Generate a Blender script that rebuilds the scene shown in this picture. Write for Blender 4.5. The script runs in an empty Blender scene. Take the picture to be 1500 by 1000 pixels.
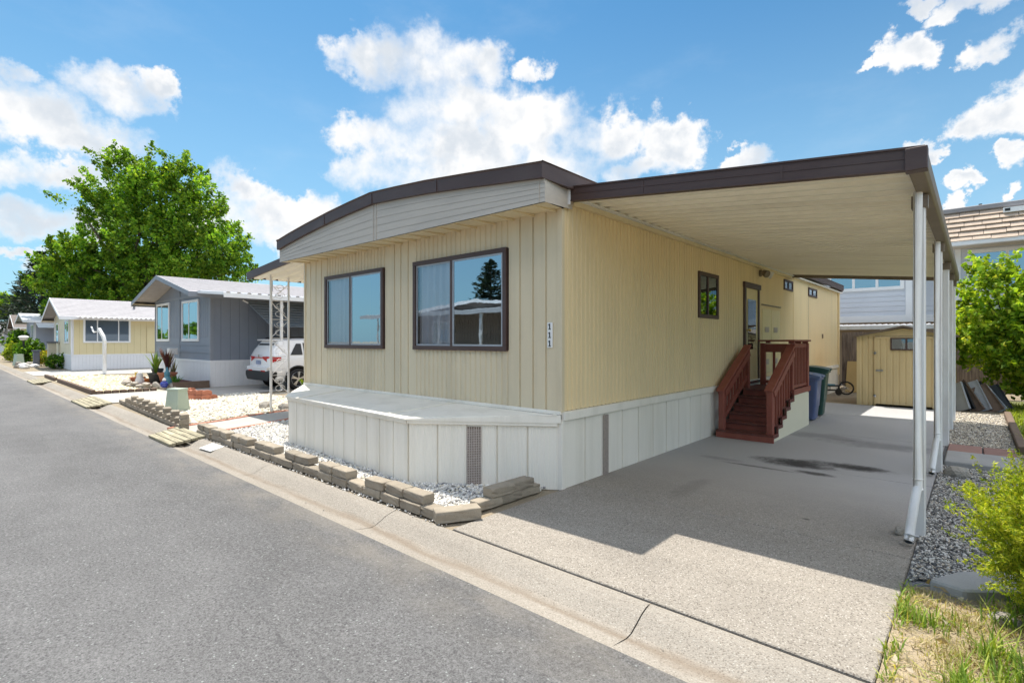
# Recreated street view of a mobile-home park: tan home with carport, neighbours along the lane
SUN_E = 3.7; SKY_S = .15; EXPO = .94; SKY_SAT = 1.0; SKY_V = 1.0; SKY_TINT = (.205, .42, .495); CLOUD_W = 3.6; CLOUD_FILL = 12.
import bpy, bmesh, math, random
import numpy as np
from mathutils import Vector, Matrix, Euler
R = math.radians
scn = bpy.context.scene
COL = scn.collection
random.seed(11)
rng = np.random.default_rng(5)

# ------------------------------------------------------------------ camera frame (used only to aim the camera and to survey the site)
CAM_H = 1.55
FPX = 756.0                       # focal length in pixels of a 1500 px wide picture
YAW = math.atan2(680.0, 756.0)
SY, CY_ = math.sin(YAW), math.cos(YAW)
def ray(px, py):
    a = (px - 750.0) / FPX; b = -(py - 499.0) / FPX
    return Vector((-SY + a * CY_, CY_ + a * SY, b))
def at_depth(px, py, d):
    v = ray(px, py) * d
    return Vector((v.x, v.y, v.z + CAM_H))

# ------------------------------------------------------------------ materials
MATS = {}
class NT:
    def __init__(self, mat):
        self.t = mat.node_tree; self.n = self.t.nodes; self.l = self.t.links
    def node(self, typ, **kw):
        nd = self.n.new(typ)
        for k, v in kw.items():
            if k.startswith('i_'):
                nd.inputs[k[2:].replace('_', ' ')].default_value = v
            else:
                setattr(nd, k, v)
        return nd
    def link(self, a, b): self.l.new(a, b)
    def math(self, op, a, b=None, c=None, clamp=False):
        nd = self.n.new('ShaderNodeMath'); nd.operation = op; nd.use_clamp = clamp
        for i, v in enumerate((a, b, c)):
            if v is None: continue
            if isinstance(v, (int, float)): nd.inputs[i].default_value = v
            else: self.l.new(v, nd.inputs[i])
        return nd.outputs[0]
    def noise(self, vec, scale, detail=4, rough=.55, dist=0.0):
        nd = self.n.new('ShaderNodeTexNoise')
        nd.inputs['Scale'].default_value = scale; nd.inputs['Detail'].default_value = detail
        nd.inputs['Roughness'].default_value = rough; nd.inputs['Distortion'].default_value = dist
        if vec is not None: self.l.new(vec, nd.inputs['Vector'])
        return nd.outputs[0]
    def ramp(self, fac, stops):
        nd = self.n.new('ShaderNodeValToRGB'); e = nd.color_ramp.elements
        while len(e) < len(stops): e.new(0.5)
        for el, (p, c) in zip(e, stops):
            el.position = p; el.color = (c, c, c, 1) if isinstance(c, (int, float)) else (*c, 1)
        self.l.new(fac, nd.inputs[0]); return nd.outputs[0]
    def mix(self, fac, a, b, mode='MIX'):
        nd = self.n.new('ShaderNodeMix'); nd.data_type = 'RGBA'; nd.blend_type = mode
        for i, v in ((0, fac), (6, a), (7, b)):
            if isinstance(v, (int, float)): nd.inputs[i].default_value = v
            elif isinstance(v, (tuple, list)): nd.inputs[i].default_value = (*v, 1) if len(v) == 3 else v
            else: self.l.new(v, nd.inputs[i])
        return nd.outputs[2]
    def mapped(self, vec, scale):
        nd = self.n.new('ShaderNodeMapping'); nd.inputs['Scale'].default_value = scale
        self.l.new(vec, nd.inputs['Vector']); return nd.outputs[0]
    def smooth(self, v, a, b):
        nd = self.n.new('ShaderNodeMapRange'); nd.interpolation_type = 'SMOOTHSTEP'
        nd.inputs[1].default_value = a; nd.inputs[2].default_value = b
        self.l.new(v, nd.inputs[0]); return nd.outputs[0]

def new_mat(name):
    m = bpy.data.materials.new(name); m.use_nodes = True
    nt = NT(m); b = nt.n['Principled BSDF']
    pos = nt.node('ShaderNodeNewGeometry').outputs['Position']
    return m, nt, b, pos

def bump(nt, b, h, strength, dist):
    bp = nt.node('ShaderNodeBump'); bp.inputs['Strength'].default_value = strength; bp.inputs['Distance'].default_value = dist
    nt.link(h, bp.inputs['Height']); nt.link(bp.outputs[0], b.inputs['Normal'])

def M(name, col, rough=.6, var=.12, scale=3.0, fine=60., fvar=.06, bmp=.15, bdist=.004, metal=0., dirt=None, dirt_amt=.35, stretch=(1, 1, 1), objrand=0., spec=.5, dscale=1.6):
    """weathered plain surface: blotches, fine grain, optional streaked dirt"""
    if name in MATS: return MATS[name]
    m, nt, b, pos = new_mat(name)
    p = nt.mapped(pos, stretch)
    n1 = nt.noise(p, scale, 5); n2 = nt.noise(pos, fine, 3)
    k = nt.math('ADD', nt.math('MULTIPLY', nt.math('SUBTRACT', n1, .5), var * 3), nt.math('MULTIPLY', nt.math('SUBTRACT', n2, .5), fvar * 3))
    if objrand:
        oi = nt.node('ShaderNodeObjectInfo').outputs['Random']
        k = nt.math('ADD', k, nt.math('MULTIPLY', nt.math('SUBTRACT', oi, .5), objrand * 2))
    k = nt.math('ADD', k, 1.0)
    hsv = nt.node('ShaderNodeHueSaturation'); hsv.inputs['Color'].default_value = (*col, 1); nt.link(k, hsv.inputs['Value'])
    c = hsv.outputs[0]
    if dirt:
        d = nt.noise(nt.mapped(pos, (stretch[0] * dscale, stretch[1] * dscale, stretch[2] * dscale * .35)), 1.0, 6, .65)
        d = nt.math('MULTIPLY', nt.ramp(d, [(.48, 0.), (.78, 1.)]), dirt_amt)
        c = nt.mix(d, c, dirt)
    nt.link(c, b.inputs['Base Color'])
    b.inputs['Roughness'].default_value = rough; b.inputs['Metallic'].default_value = metal
    b.inputs['Specular IOR Level'].default_value = spec
    if bmp: bump(nt, b, n2, bmp, bdist)
    MATS[name] = m; return m

def grain_mat(name, col, dark, rough=.75, axis=0, objrand=.12, contrast=1.0):
    """wood with grain along an axis"""
    m, nt, b, pos = new_mat(name)
    s = [14, 14, 14]; s[axis] = .9
    n = nt.noise(nt.mapped(pos, s), 2.2, 6, .6, .6)
    c = nt.mix(nt.ramp(n, [(.35, 0.), (.68, contrast)]), dark, col)
    oi = nt.node('ShaderNodeObjectInfo').outputs['Random']
    big = nt.noise(pos, 1.3, 4)
    k = nt.math('ADD', nt.math('ADD', .78, nt.math('MULTIPLY', oi, objrand)), nt.math('MULTIPLY', big, .36))
    hsv = nt.node('ShaderNodeHueSaturation'); nt.link(c, hsv.inputs['Color']); nt.link(k, hsv.inputs['Value'])
    nt.link(hsv.outputs[0], b.inputs['Base Color']); b.inputs['Roughness'].default_value = rough
    bump(nt, b, n, .35, .004); MATS[name] = m; return m

def attr_mat(name, rough=.7, trans=0., bmp=0., spec=.3, tint=(1, 1, 1)):
    """colour of each leaf, blade or stone from its own 'tint' attribute"""
    m, nt, b, pos = new_mat(name)
    a = nt.node('ShaderNodeAttribute'); a.attribute_name = 'tint'
    c = nt.mix(1.0, a.outputs['Color'], tint, 'MULTIPLY')
    nt.link(c, b.inputs['Base Color']); b.inputs['Roughness'].default_value = rough
    b.inputs['Specular IOR Level'].default_value = spec
    if bmp: bump(nt, b, nt.noise(pos, 90., 3), bmp, .004)
    if trans:
        tr = nt.node('ShaderNodeBsdfTranslucent')
        nt.link(nt.mix(1.0, c, (1.5, 1.45, .5), 'MULTIPLY'), tr.inputs['Color'])
        mx = nt.node('ShaderNodeMixShader'); mx.inputs[0].default_value = trans
        nt.link(b.outputs[0], mx.inputs[1]); nt.link(tr.outputs[0], mx.inputs[2])
        nt.link(mx.outputs[0], nt.n['Material Output'].inputs['Surface'])
    MATS[name] = m; return m

def glass_mat(name, refl=.32, tint=(.5, .55, .58)):
    m, nt, b, pos = new_mat(name)
    tr = nt.node('ShaderNodeBsdfTransparent'); tr.inputs['Color'].default_value = (*tint, 1)
    gl = nt.node('ShaderNodeBsdfGlossy'); gl.inputs['Roughness'].default_value = .012
    gl.inputs['Color'].default_value = (.78, .91, 1, 1)
    nw = nt.noise(pos, 2.4, 3)
    bp = nt.node('ShaderNodeBump'); bp.inputs['Strength'].default_value = .055; bp.inputs['Distance'].default_value = .012
    nt.link(nw, bp.inputs['Height']); nt.link(bp.outputs[0], gl.inputs['Normal'])
    lw = nt.node('ShaderNodeLayerWeight'); lw.inputs['Blend'].default_value = .35
    f = nt.math('ADD', nt.math('MULTIPLY', lw.outputs['Fresnel'], .75), refl, clamp=True)
    mx = nt.node('ShaderNodeMixShader'); nt.link(f, mx.inputs[0])
    nt.link(tr.outputs[0], mx.inputs[1]); nt.link(gl.outputs[0], mx.inputs[2])
    nt.link(mx.outputs[0], nt.n['Material Output'].inputs['Surface'])
    MATS[name] = m; return m

# ------------------------------------------------------------------ mesh builder and object tree
ORG = {}
def tag(o, label=None, cat=None, group=None, kind=None):
    if label: o['label'] = label
    if cat: o['category'] = cat
    if group: o['group'] = group
    if kind: o['kind'] = kind
    return o
def thing(name, label, cat, loc=(0, 0, 0), rz=0., group=None, local=False):
    """an Empty at the thing's base; with local=True its parts are modelled round their own origin"""
    o = bpy.data.objects.new(name, None); COL.objects.link(o)
    o.empty_display_size = .2
    o.location = loc; o.rotation_euler = (0, 0, rz)
    ORG[o] = Vector((0, 0, 0)) if local else Vector(loc)
    return tag(o, label, cat, group)

class MB:
    def __init__(self): self.v = []; self.f = []; self.sm = False
    def add(self, vs, fs):
        k = len(self.v); self.v += [tuple(p) for p in vs]; self.f += [tuple(i + k for i in f) for f in fs]; return self
    def box(self, x0, x1, y0, y1, z0, z1):
        if x0 > x1: x0, x1 = x1, x0
        if y0 > y1: y0, y1 = y1, y0
        if z0 > z1: z0, z1 = z1, z0
        return self.add([(x0, y0, z0), (x1, y0, z0), (x1, y1, z0), (x0, y1, z0), (x0, y0, z1), (x1, y0, z1), (x1, y1, z1), (x0, y1, z1)],
                        [(0, 3, 2, 1), (4, 5, 6, 7), (0, 1, 5, 4), (1, 2, 6, 5), (2, 3, 7, 6), (3, 0, 4, 7)])
    def bar(self, a, b, w, h=None, up=(0, 0, 1)):
        """rectangular bar from a to b, w across, h along up"""
        a = Vector(a); b = Vector(b); h = h or w
        d = (b - a).normalized(); s = d.cross(Vector(up))
        if s.length < 1e-4: s = d.cross(Vector((0, 1, 0)))
        s.normalize(); u = s.cross(d).normalized(); s = s * w / 2; u = u * h / 2
        vs = [a - s - u, a + s - u, a + s + u, a - s + u, b - s - u, b + s - u, b + s + u, b - s + u]
        return self.add(vs, [(0, 1, 2, 3), (7, 6, 5, 4), (0, 4, 5, 1), (1, 5, 6, 2), (2, 6, 7, 3), (3, 7, 4, 0)])
    def tube(self, pts, r, n=10, cap=True):
        pts = [Vector(p) for p in pts]; rs = r if isinstance(r, (list, tuple)) else [r] * len(pts)
        rings = []; prev = None
        for i, p in enumerate(pts):
            d = (pts[min(i + 1, len(pts) - 1)] - pts[max(i - 1, 0)]).normalized()
            s = d.cross(prev) if prev else d.cross(Vector((.13, .21, 1)))
            if s.length < 1e-4: s = d.cross(Vector((0, 1, 0)))
            if prev is not None:
                u = (prev - d * prev.dot(d)).normalized(); s = u.cross(d)
            else:
                s.normalize(); u = s.cross(d).normalized()
            prev = u
            rings.append([p + (math.cos(2 * math.pi * k / n) * u + math.sin(2 * math.pi * k / n) * s) * rs[i] for k in range(n)])
        vs = [q for rg in rings for q in rg]; fs = []
        for i in range(len(pts) - 1):
            for k in range(n):
                fs.append((i * n + k, (i + 1) * n + k, (i + 1) * n + (k + 1) % n, i * n + (k + 1) % n))
        if cap: fs.append(tuple(range(n))); fs.append(tuple((len(pts) - 1) * n + k for k in reversed(range(n))))
        return self.add(vs, fs)
    def lathe(self, prof, c=(0, 0, 0), n=20, axis='z', sx=1., sy=1.):
        vs = []; fs = []
        for (r, z) in prof:
            for k in range(n):
                a = 2 * math.pi * k / n; x, y = r * math.cos(a) * sx, r * math.sin(a) * sy
                p = {'z': (x, y, z), 'x': (z, x, y), 'y': (x, z, y)}[axis]
                vs.append((c[0] + p[0], c[1] + p[1], c[2] + p[2]))
        for i in range(len(prof) - 1):
            for k in range(n):
                fs.append((i * n + k, i * n + (k + 1) % n, (i + 1) * n + (k + 1) % n, (i + 1) * n + k))
        if prof[0][0] > 1e-4: fs.append(tuple(reversed(range(n))))
        if prof[-1][0] > 1e-4: fs.append(tuple((len(prof) - 1) * n + k for k in range(n)))
        return self.add(vs, fs)
    def prism(self, poly, a0, a1, axis='z'):
        """poly of 2-d points extruded along an axis"""
        n = len(poly)
        def pt(p, a): return {'z': (p[0], p[1], a), 'y': (p[0], a, p[1]), 'x': (a, p[0], p[1])}[axis]
        vs = [pt(p, a0) for p in poly] + [pt(p, a1) for p in poly]
        fs = [tuple(reversed(range(n))), tuple(range(n, 2 * n))] + [(i, (i + 1) % n, n + (i + 1) % n, n + i) for i in range(n)]
        return self.add(vs, fs)
    def sheet(self, line, a0, a1, fn):
        """open strip: line of parameters swept from a0 to a1; fn(p, a) gives the point"""
        n = len(line)
        vs = [fn(p, a0) for p in line] + [fn(p, a1) for p in line]
        return self.add(vs, [(i, i + 1, n + i + 1, n + i) for i in range(n - 1)])
    def quad(self, *p): return self.add(p, [tuple(range(len(p)))])
    def xform(self, mat):
        self.v = [tuple(mat @ Vector(p)) for p in self.v]; return self
    def build(self, name, mat, parent=None, smooth=False, bevel=0., seg=1, fixn=True, label=None):
        org = ORG[parent] if parent is not None else Vector((0, 0, 0))
        me = bpy.data.meshes.new(name)
        me.from_pydata([(p[0] - org.x, p[1] - org.y, p[2] - org.z) for p in self.v], [], self.f)
        if fixn or bevel:
            bm = bmesh.new(); bm.from_mesh(me)
            if bevel:
                bmesh.ops.remove_doubles(bm, verts=bm.verts, dist=1e-5)
                es = [e for e in bm.edges if len(e.link_faces) == 2 and e.calc_face_angle(0) > .5]
                bmesh.ops.bevel(bm, geom=es, offset=bevel, segments=seg, affect='EDGES', profile=.6)
            bmesh.ops.recalc_face_normals(bm, faces=bm.faces); bm.to_mesh(me); bm.free()
        if smooth:
            me.polygons.foreach_set('use_smooth', [True] * len(me.polygons))
            try: me.set_sharp_from_angle(angle=R(40))
            except Exception: pass
        me.materials.append(MATS[mat] if isinstance(mat, str) else mat)
        o = bpy.data.objects.new(name, me); COL.objects.link(o)
        if parent is not None:
            o.parent = parent; ORG[o] = org
        else: ORG[o] = Vector((0, 0, 0))
        if label: o['label'] = label
        return o
def rebase(o, base):
    """put a single-mesh thing's origin at its base"""
    base = Vector(base); o.data.transform(Matrix.Translation(-base)); o.location = base; return o
ORD = 'first second third fourth fifth sixth seventh eighth ninth tenth eleventh twelfth thirteenth fourteenth fifteenth sixteenth seventeenth eighteenth nineteenth twentieth'.split()
def copy_tree(o, parent=None):
    c = o.copy(); COL.objects.link(c); c.parent = parent
    for ch in list(o.children): copy_tree(ch, c)
    return c
def np_mesh(name, verts, faces, mat, parent=None, tint=None, smooth=False):
    """big mesh straight from arrays; tint: one colour per face"""
    org = ORG[parent] if parent is not None else Vector((0, 0, 0))
    verts = np.asarray(verts, np.float32) - np.array(org, np.float32)
    faces = np.asarray(faces, np.int32); k = faces.shape[1]
    me = bpy.data.meshes.new(name)
    me.vertices.add(len(verts)); me.vertices.foreach_set('co', verts.ravel())
    me.loops.add(faces.size); me.loops.foreach_set('vertex_index', faces.ravel())
    me.polygons.add(len(faces)); me.polygons.foreach_set('loop_start', np.arange(0, faces.size, k, dtype=np.int32))
    me.polygons.foreach_set('loop_total', np.full(len(faces), k, np.int32))
    if smooth: me.polygons.foreach_set('use_smooth', np.ones(len(faces), bool))
    me.update(calc_edges=True)
    if tint is not None:
        a = me.attributes.new('tint', 'FLOAT_COLOR', 'FACE')
        t = np.ones((len(faces), 4), np.float32); t[:, :3] = tint; a.data.foreach_set('color', t.ravel())
    me.materials.append(MATS[mat]); me.validate()
    o = bpy.data.objects.new(name, me); COL.objects.link(o)
    if parent is not None: o.parent = parent
    ORG[o] = org
    return o

# profiles ------------------------------------------------------------
def groove_line(a0, a1, at, w=.012, d=.010):
    """a flat line with a narrow groove at each position"""
    L = [(a0, 0.)]
    for g in sorted(at):
        if a0 + w < g < a1 - w: L += [(g - w / 2 - .003, 0.), (g - w / 2, -d), (g + w / 2, -d), (g + w / 2 + .003, 0.)]
    return L + [(a1, 0.)]
def rib_line(a0, a1, step=.09, d=.009, land=.62):
    L = []; n = max(1, round((a1 - a0) / step)); s = (a1 - a0) / n
    for i in range(n):
        x = a0 + i * s
        L += [(x, 0.), (x + s * land, 0.), (x + s * (land + .1), -d), (x + s * .9, -d)]
    return L + [(a1, 0.)]
def front(mb, line, y, z0, z1):      # faces -Y
    return mb.sheet(line, z0, z1, lambda p, z: (p[0], y - p[1], z))
def sideX(mb, line, x, z0, z1):      # faces +X
    return mb.sheet(line, z0, z1, lambda p, z: (x + p[1], p[0], z))
# ------------------------------------------------------------------ named surfaces
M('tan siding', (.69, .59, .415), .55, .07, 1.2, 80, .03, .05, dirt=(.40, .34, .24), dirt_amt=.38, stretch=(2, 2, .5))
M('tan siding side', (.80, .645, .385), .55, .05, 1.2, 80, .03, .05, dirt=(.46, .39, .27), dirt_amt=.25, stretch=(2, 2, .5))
M('white skirt', (.84, .80, .72), .5, .05, 1.5, 60, .03, .05, dirt=(.46, .42, .33), dirt_amt=.42, stretch=(2, 2, .4))
M('grey band', (.53, .475, .41), .6, .07, 2, 70, .04, .06, dirt=(.30, .28, .26), dirt_amt=.35, stretch=(.6, 2, 9))
M('brown trim', (.072, .041, .035), .5, .14, 2.5, 80, .05, .05, dirt=(.13, .10, .09), dirt_amt=.4, stretch=(.7, .7, 5))
M('gutter brown', (.19, .15, .11), .55, .15, 2.5, 80, .06, .08, dirt=(.10, .08, .06), dirt_amt=.5)
M('cream soffit', (.72, .61, .40), .6, .06, 2, 60, .03, .04, dirt=(.45, .35, .2), dirt_amt=.25)
M('cream pan', (.90, .86, .74), .45, .06, 1.2, 60, .03, .03, dirt=(.52, .45, .33), dirt_amt=.25, stretch=(.5, 3, 1))
M('roof coat', (.70, .70, .68), .7, .12, 2)
M('post white', (.80, .80, .80), .4, .06, 4, 70, .03, .04, dirt=(.42, .36, .28), dirt_amt=.40, dscale=5)
M('red wood', (.27, .075, .052), .6, .16, 4, 60, .09, .15, dirt=(.36, .15, .11), dirt_amt=.5, dscale=5)
M('red tread', (.14, .042, .034), .7, .2, 4, 60, .1, .2, dirt=(.24, .15, .12), dirt_amt=.6, dscale=4)
M('cream panel', (.78, .74, .58), .5, .04, 2)
M('dark inside', (.030, .030, .033), .9, .1, 2)
M('curtain', (.80, .80, .84), .9, .05, 3)
M('black metal', (.02, .02, .022), .45, .2, 6)
M('black plastic', (.022, .023, .025), .5, .15, 8)
M('chrome', (.55, .55, .56), .25, .1, 8, metal=1.)
M('brass', (.60, .43, .18), .3, .1, 8, metal=1.)
M('white plastic', (.80, .80, .78), .4, .04, 5)
M('door paint', (.74, .62, .36), .5, .05, 3)
M('vent mesh', (.50, .43, .39), .6, .2, 30)
M('plaque', (.82, .82, .80), .4, .03, 5)
M('number ink', (.015, .015, .016), .5, .1, 5)
M('bin blue', (.10, .135, .27), .42, .1, 4, 90, .06, .1)
M('bin green', (.02, .075, .06), .45, .1, 4, 90, .06, .1)
M('bin blue lid', (.15, .20, .36), .4, .1, 4, 90, .06, .1)
M('cardboard', (.42, .30, .13), .8, .1, 3)
M('tan shed', (.62, .48, .255), .5, .09, 1.6, 60, .04, .05, dirt=(.33, .25, .13), dirt_amt=.35, stretch=(2, 2, .5))
M('shed roof', (.16, .12, .09), .6, .2, 3)
M('block tan', (.31, .265, .205), .9, .16, 9, 120, .16, .8, .006, objrand=.16, dirt=(.20, .16, .125), dirt_amt=.55, dscale=7)
M('brick red', (.42, .16, .095), .85, .18, 9, 110, .14, .6, .005, objrand=.2, dirt=(.25, .12, .09), dirt_amt=.4, dscale=7)
M('flag stone', (.40, .36, .31), .9, .2, 5, 70, .14, .6, .008, objrand=.2, dirt=(.22, .2, .17), dirt_amt=.5, dscale=4)
M('paver red', (.30, .17, .14), .85, .15, 5, 90, .12, .4, objrand=.12)
M('slab grey', (.36, .35, .34), .85, .14, 3, 90, .12, .4)
M('pedestal green', (.42, .49, .40), .5, .05, 4)
M('grey wall', (.225, .25, .30), .6, .07, 1.5, 60, .03, .06)
M('grey trim', (.24, .26, .30), .55, .06, 2)
M('vinyl white', (.80, .80, .82), .45, .04, 2)
M('yellow wall', (.70, .60, .36), .6, .05, 1.5)
M('cream wall', (.76, .70, .52), .6, .05, 1.5)
M('lavender wall', (.43, .45, .54), .6, .06, 1.5)
M('blue lap', (.62, .64, .69), .6, .05, 1.5)
M('warm wall', (.40, .31, .22), .7, .08, 1.5)
M('beige wall', (.66, .60, .50), .7, .06, 1.5)
M('taupe wall', (.30, .26, .23), .7, .08, 1.5)
M('white trim', (.82, .82, .83), .5, .03, 3)
M('shingle grey', (.36, .345, .36), .9, .14, 5, 45, .22, .5, .006, dirt=(.24, .23, .24), dirt_amt=.3)
M('shingle brown', (.16, .13, .115), .9, .2, 5, 45, .22, .5, .006)
M('metal roof', (.60, .60, .62), .4, .08, 3, metal=.0)
M('awning grey', (.22, .27, .33), .45, .08, 3)
M('shake', (.47, .37, .29), .85, .16, 3, 60, .16, .4, .006, objrand=.1, dirt=(.25, .19, .15), dirt_amt=.45, dscale=4)
M('flashing', (.26, .25, .26), .6, .15, 3)
M('car white', (.80, .80, .81), .22, .01, 2, 60, .0, 0., spec=.6)
M('car black', (.014, .014, .015), .5, .1, 8)
M('tyre', (.018, .018, .019), .85, .2, 20, 90, .1, .3)
M('rim', (.55, .56, .58), .3, .05, 8, metal=.9)
M('tail red', (.45, .012, .012), .25, .1, 8)
M('plate', (.25, .30, .45), .4, .3, 20)
M('terracotta', (.40, .15, .08), .8, .15, 8, 90, .1, .3, objrand=.2)
M('orange glaze', (.55, .20, .06), .5, .15, 8, objrand=.2)
M('blue glaze', (.05, .07, .32), .25, .12, 8)
M('teal paint', (.06, .20, .26), .4, .15, 8)
M('dark pot', (.05, .055, .05), .5, .2, 8)
M('mulch', (.13, .045, .035), .95, .3, 12, 60, .3, .9, .03)
M('stone white', (.70, .68, .66), .6, .1, 8)
M('bark', (.13, .10, .075), .95, .25, 6, 50, .2, .9, .02)
M('flag blue', (.06, .25, .62), .6, .15, 6)
M('flag red', (.62, .05, .05), .6, .1, 6)
M('globe', (.78, .76, .70), .3, .05, 8)
M('beige post', (.52, .48, .38), .7, .1, 6)
M('slate post', (.14, .15, .18), .7, .15, 6)
M('timber edge', (.16, .11, .08), .9, .25, 8)
M('silver sheet', (.42, .44, .47), .45, .15, 5, metal=.3)
M('rock', (.34, .31, .27), .95, .2, 6, 50, .2, .8, .02, objrand=.2)
grain_mat('fence wood', (.25, .20, .175), (.085, .066, .058), .9, 2)
grain_mat('ramp wood', (.46, .41, .28), (.17, .15, .10), .85, 0)
attr_mat('leaf', .55, .42, spec=.15)
attr_mat('needle', .7, .12)
attr_mat('blade', .7, .3)
attr_mat('pebble', .8, bmp=.2)
glass_mat('window glass', .44)
glass_mat('sheer glass', .16, (.97, .98, 1.))
glass_mat('dim glass', .20, (.25, .28, .30))
glass_mat('car glass', .12, (.06, .065, .07))

def asphalt():
    m, nt, b, pos = new_mat('asphalt')
    g1 = nt.noise(pos, 120, 3, .7); g2 = nt.noise(pos, 46, 4, .75); big = nt.noise(nt.mapped(pos, (.25, .7, 1)), 1.0, 6, .62); mid = nt.noise(pos, 2.6, 5, .6)
    k = nt.math('ADD', nt.math('MULTIPLY', nt.ramp(g1, [(.40, 0.), (.60, 1.)]), .18), nt.math('MULTIPLY', nt.ramp(g2, [(.32, 0.), (.68, 1.)]), .25))
    k = nt.math('ADD', k, nt.math('MULTIPLY', nt.math('SUBTRACT', big, .5), .30))
    k = nt.math('ADD', k, nt.math('MULTIPLY', nt.math('SUBTRACT', mid, .5), .12))
    c = nt.ramp(k, [(0., (.052, .051, .052)), (.20, (.118, .116, .117)), (.44, (.215, .213, .214))])
    vo = nt.node('ShaderNodeTexVoronoi'); vo.inputs['Scale'].default_value = 60; nt.link(pos, vo.inputs['Vector'])
    sp = nt.math('LESS_THAN', vo.outputs['Distance'], .34)
    wn = nt.node('ShaderNodeTexWhiteNoise'); nt.link(vo.outputs['Color'], wn.inputs['Vector'])
    pick = nt.math('MULTIPLY', sp, nt.math('GREATER_THAN', wn.outputs['Value'], .955))
    c = nt.mix(nt.math('MULTIPLY', pick, .45), c, (.40, .44, .42))
    pick2 = nt.math('MULTIPLY', sp, nt.math('LESS_THAN', wn.outputs['Value'], .22))
    c = nt.mix(nt.math('MULTIPLY', pick2, .7), c, (.05, .05, .052))
    sx = nt.node('ShaderNodeSeparateXYZ'); nt.link(pos, sx.inputs[0])
    wob = nt.math('MULTIPLY', nt.math('SUBTRACT', nt.noise(nt.mapped(pos, (.35, 1, 1)), 1.4, 7, .68), .5), 1.5)
    for (y0_, wd, amt) in ((1.15, .016, .45), (-.75, .014, .4), (-2.4, .018, .4)):
        line = nt.math('ABSOLUTE', nt.math('SUBTRACT', nt.math('ADD', sx.outputs[1], wob), y0_))
        msk = nt.math('MULTIPLY', nt.smooth(line, wd, .0), nt.ramp(nt.noise(nt.mapped(pos, (.6, .6, 1)), .9, 4), [(.50, 0.), (.60, 1.)]))
        c = nt.mix(nt.math('MULTIPLY', msk, amt), c, (.045, .045, .047))
    st = nt.ramp(nt.noise(nt.mapped(pos, (.55, 1.1, 1)), 1.15, 6, .66), [(.58, 0.), (.72, 1.)])
    c = nt.mix(nt.math('MULTIPLY', st, .32), c, (.075, .075, .08))
    dust = nt.math('MULTIPLY', nt.smooth(sx.outputs[1], 1.75, 2.36), nt.ramp(nt.noise(nt.mapped(pos, (.8, 2, 1)), 2.2, 5), [(.38, .1), (.66, .75)]))
    c = nt.mix(nt.math('MULTIPLY', dust, .6), c, (.27, .24, .20))
    nt.link(c, b.inputs['Base Color']); b.inputs['Roughness'].default_value = .85; b.inputs['Specular IOR Level'].default_value = .25
    bump(nt, b, nt.math('ADD', g1, g2), .7, .008); MATS['asphalt'] = m
asphalt()

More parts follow.
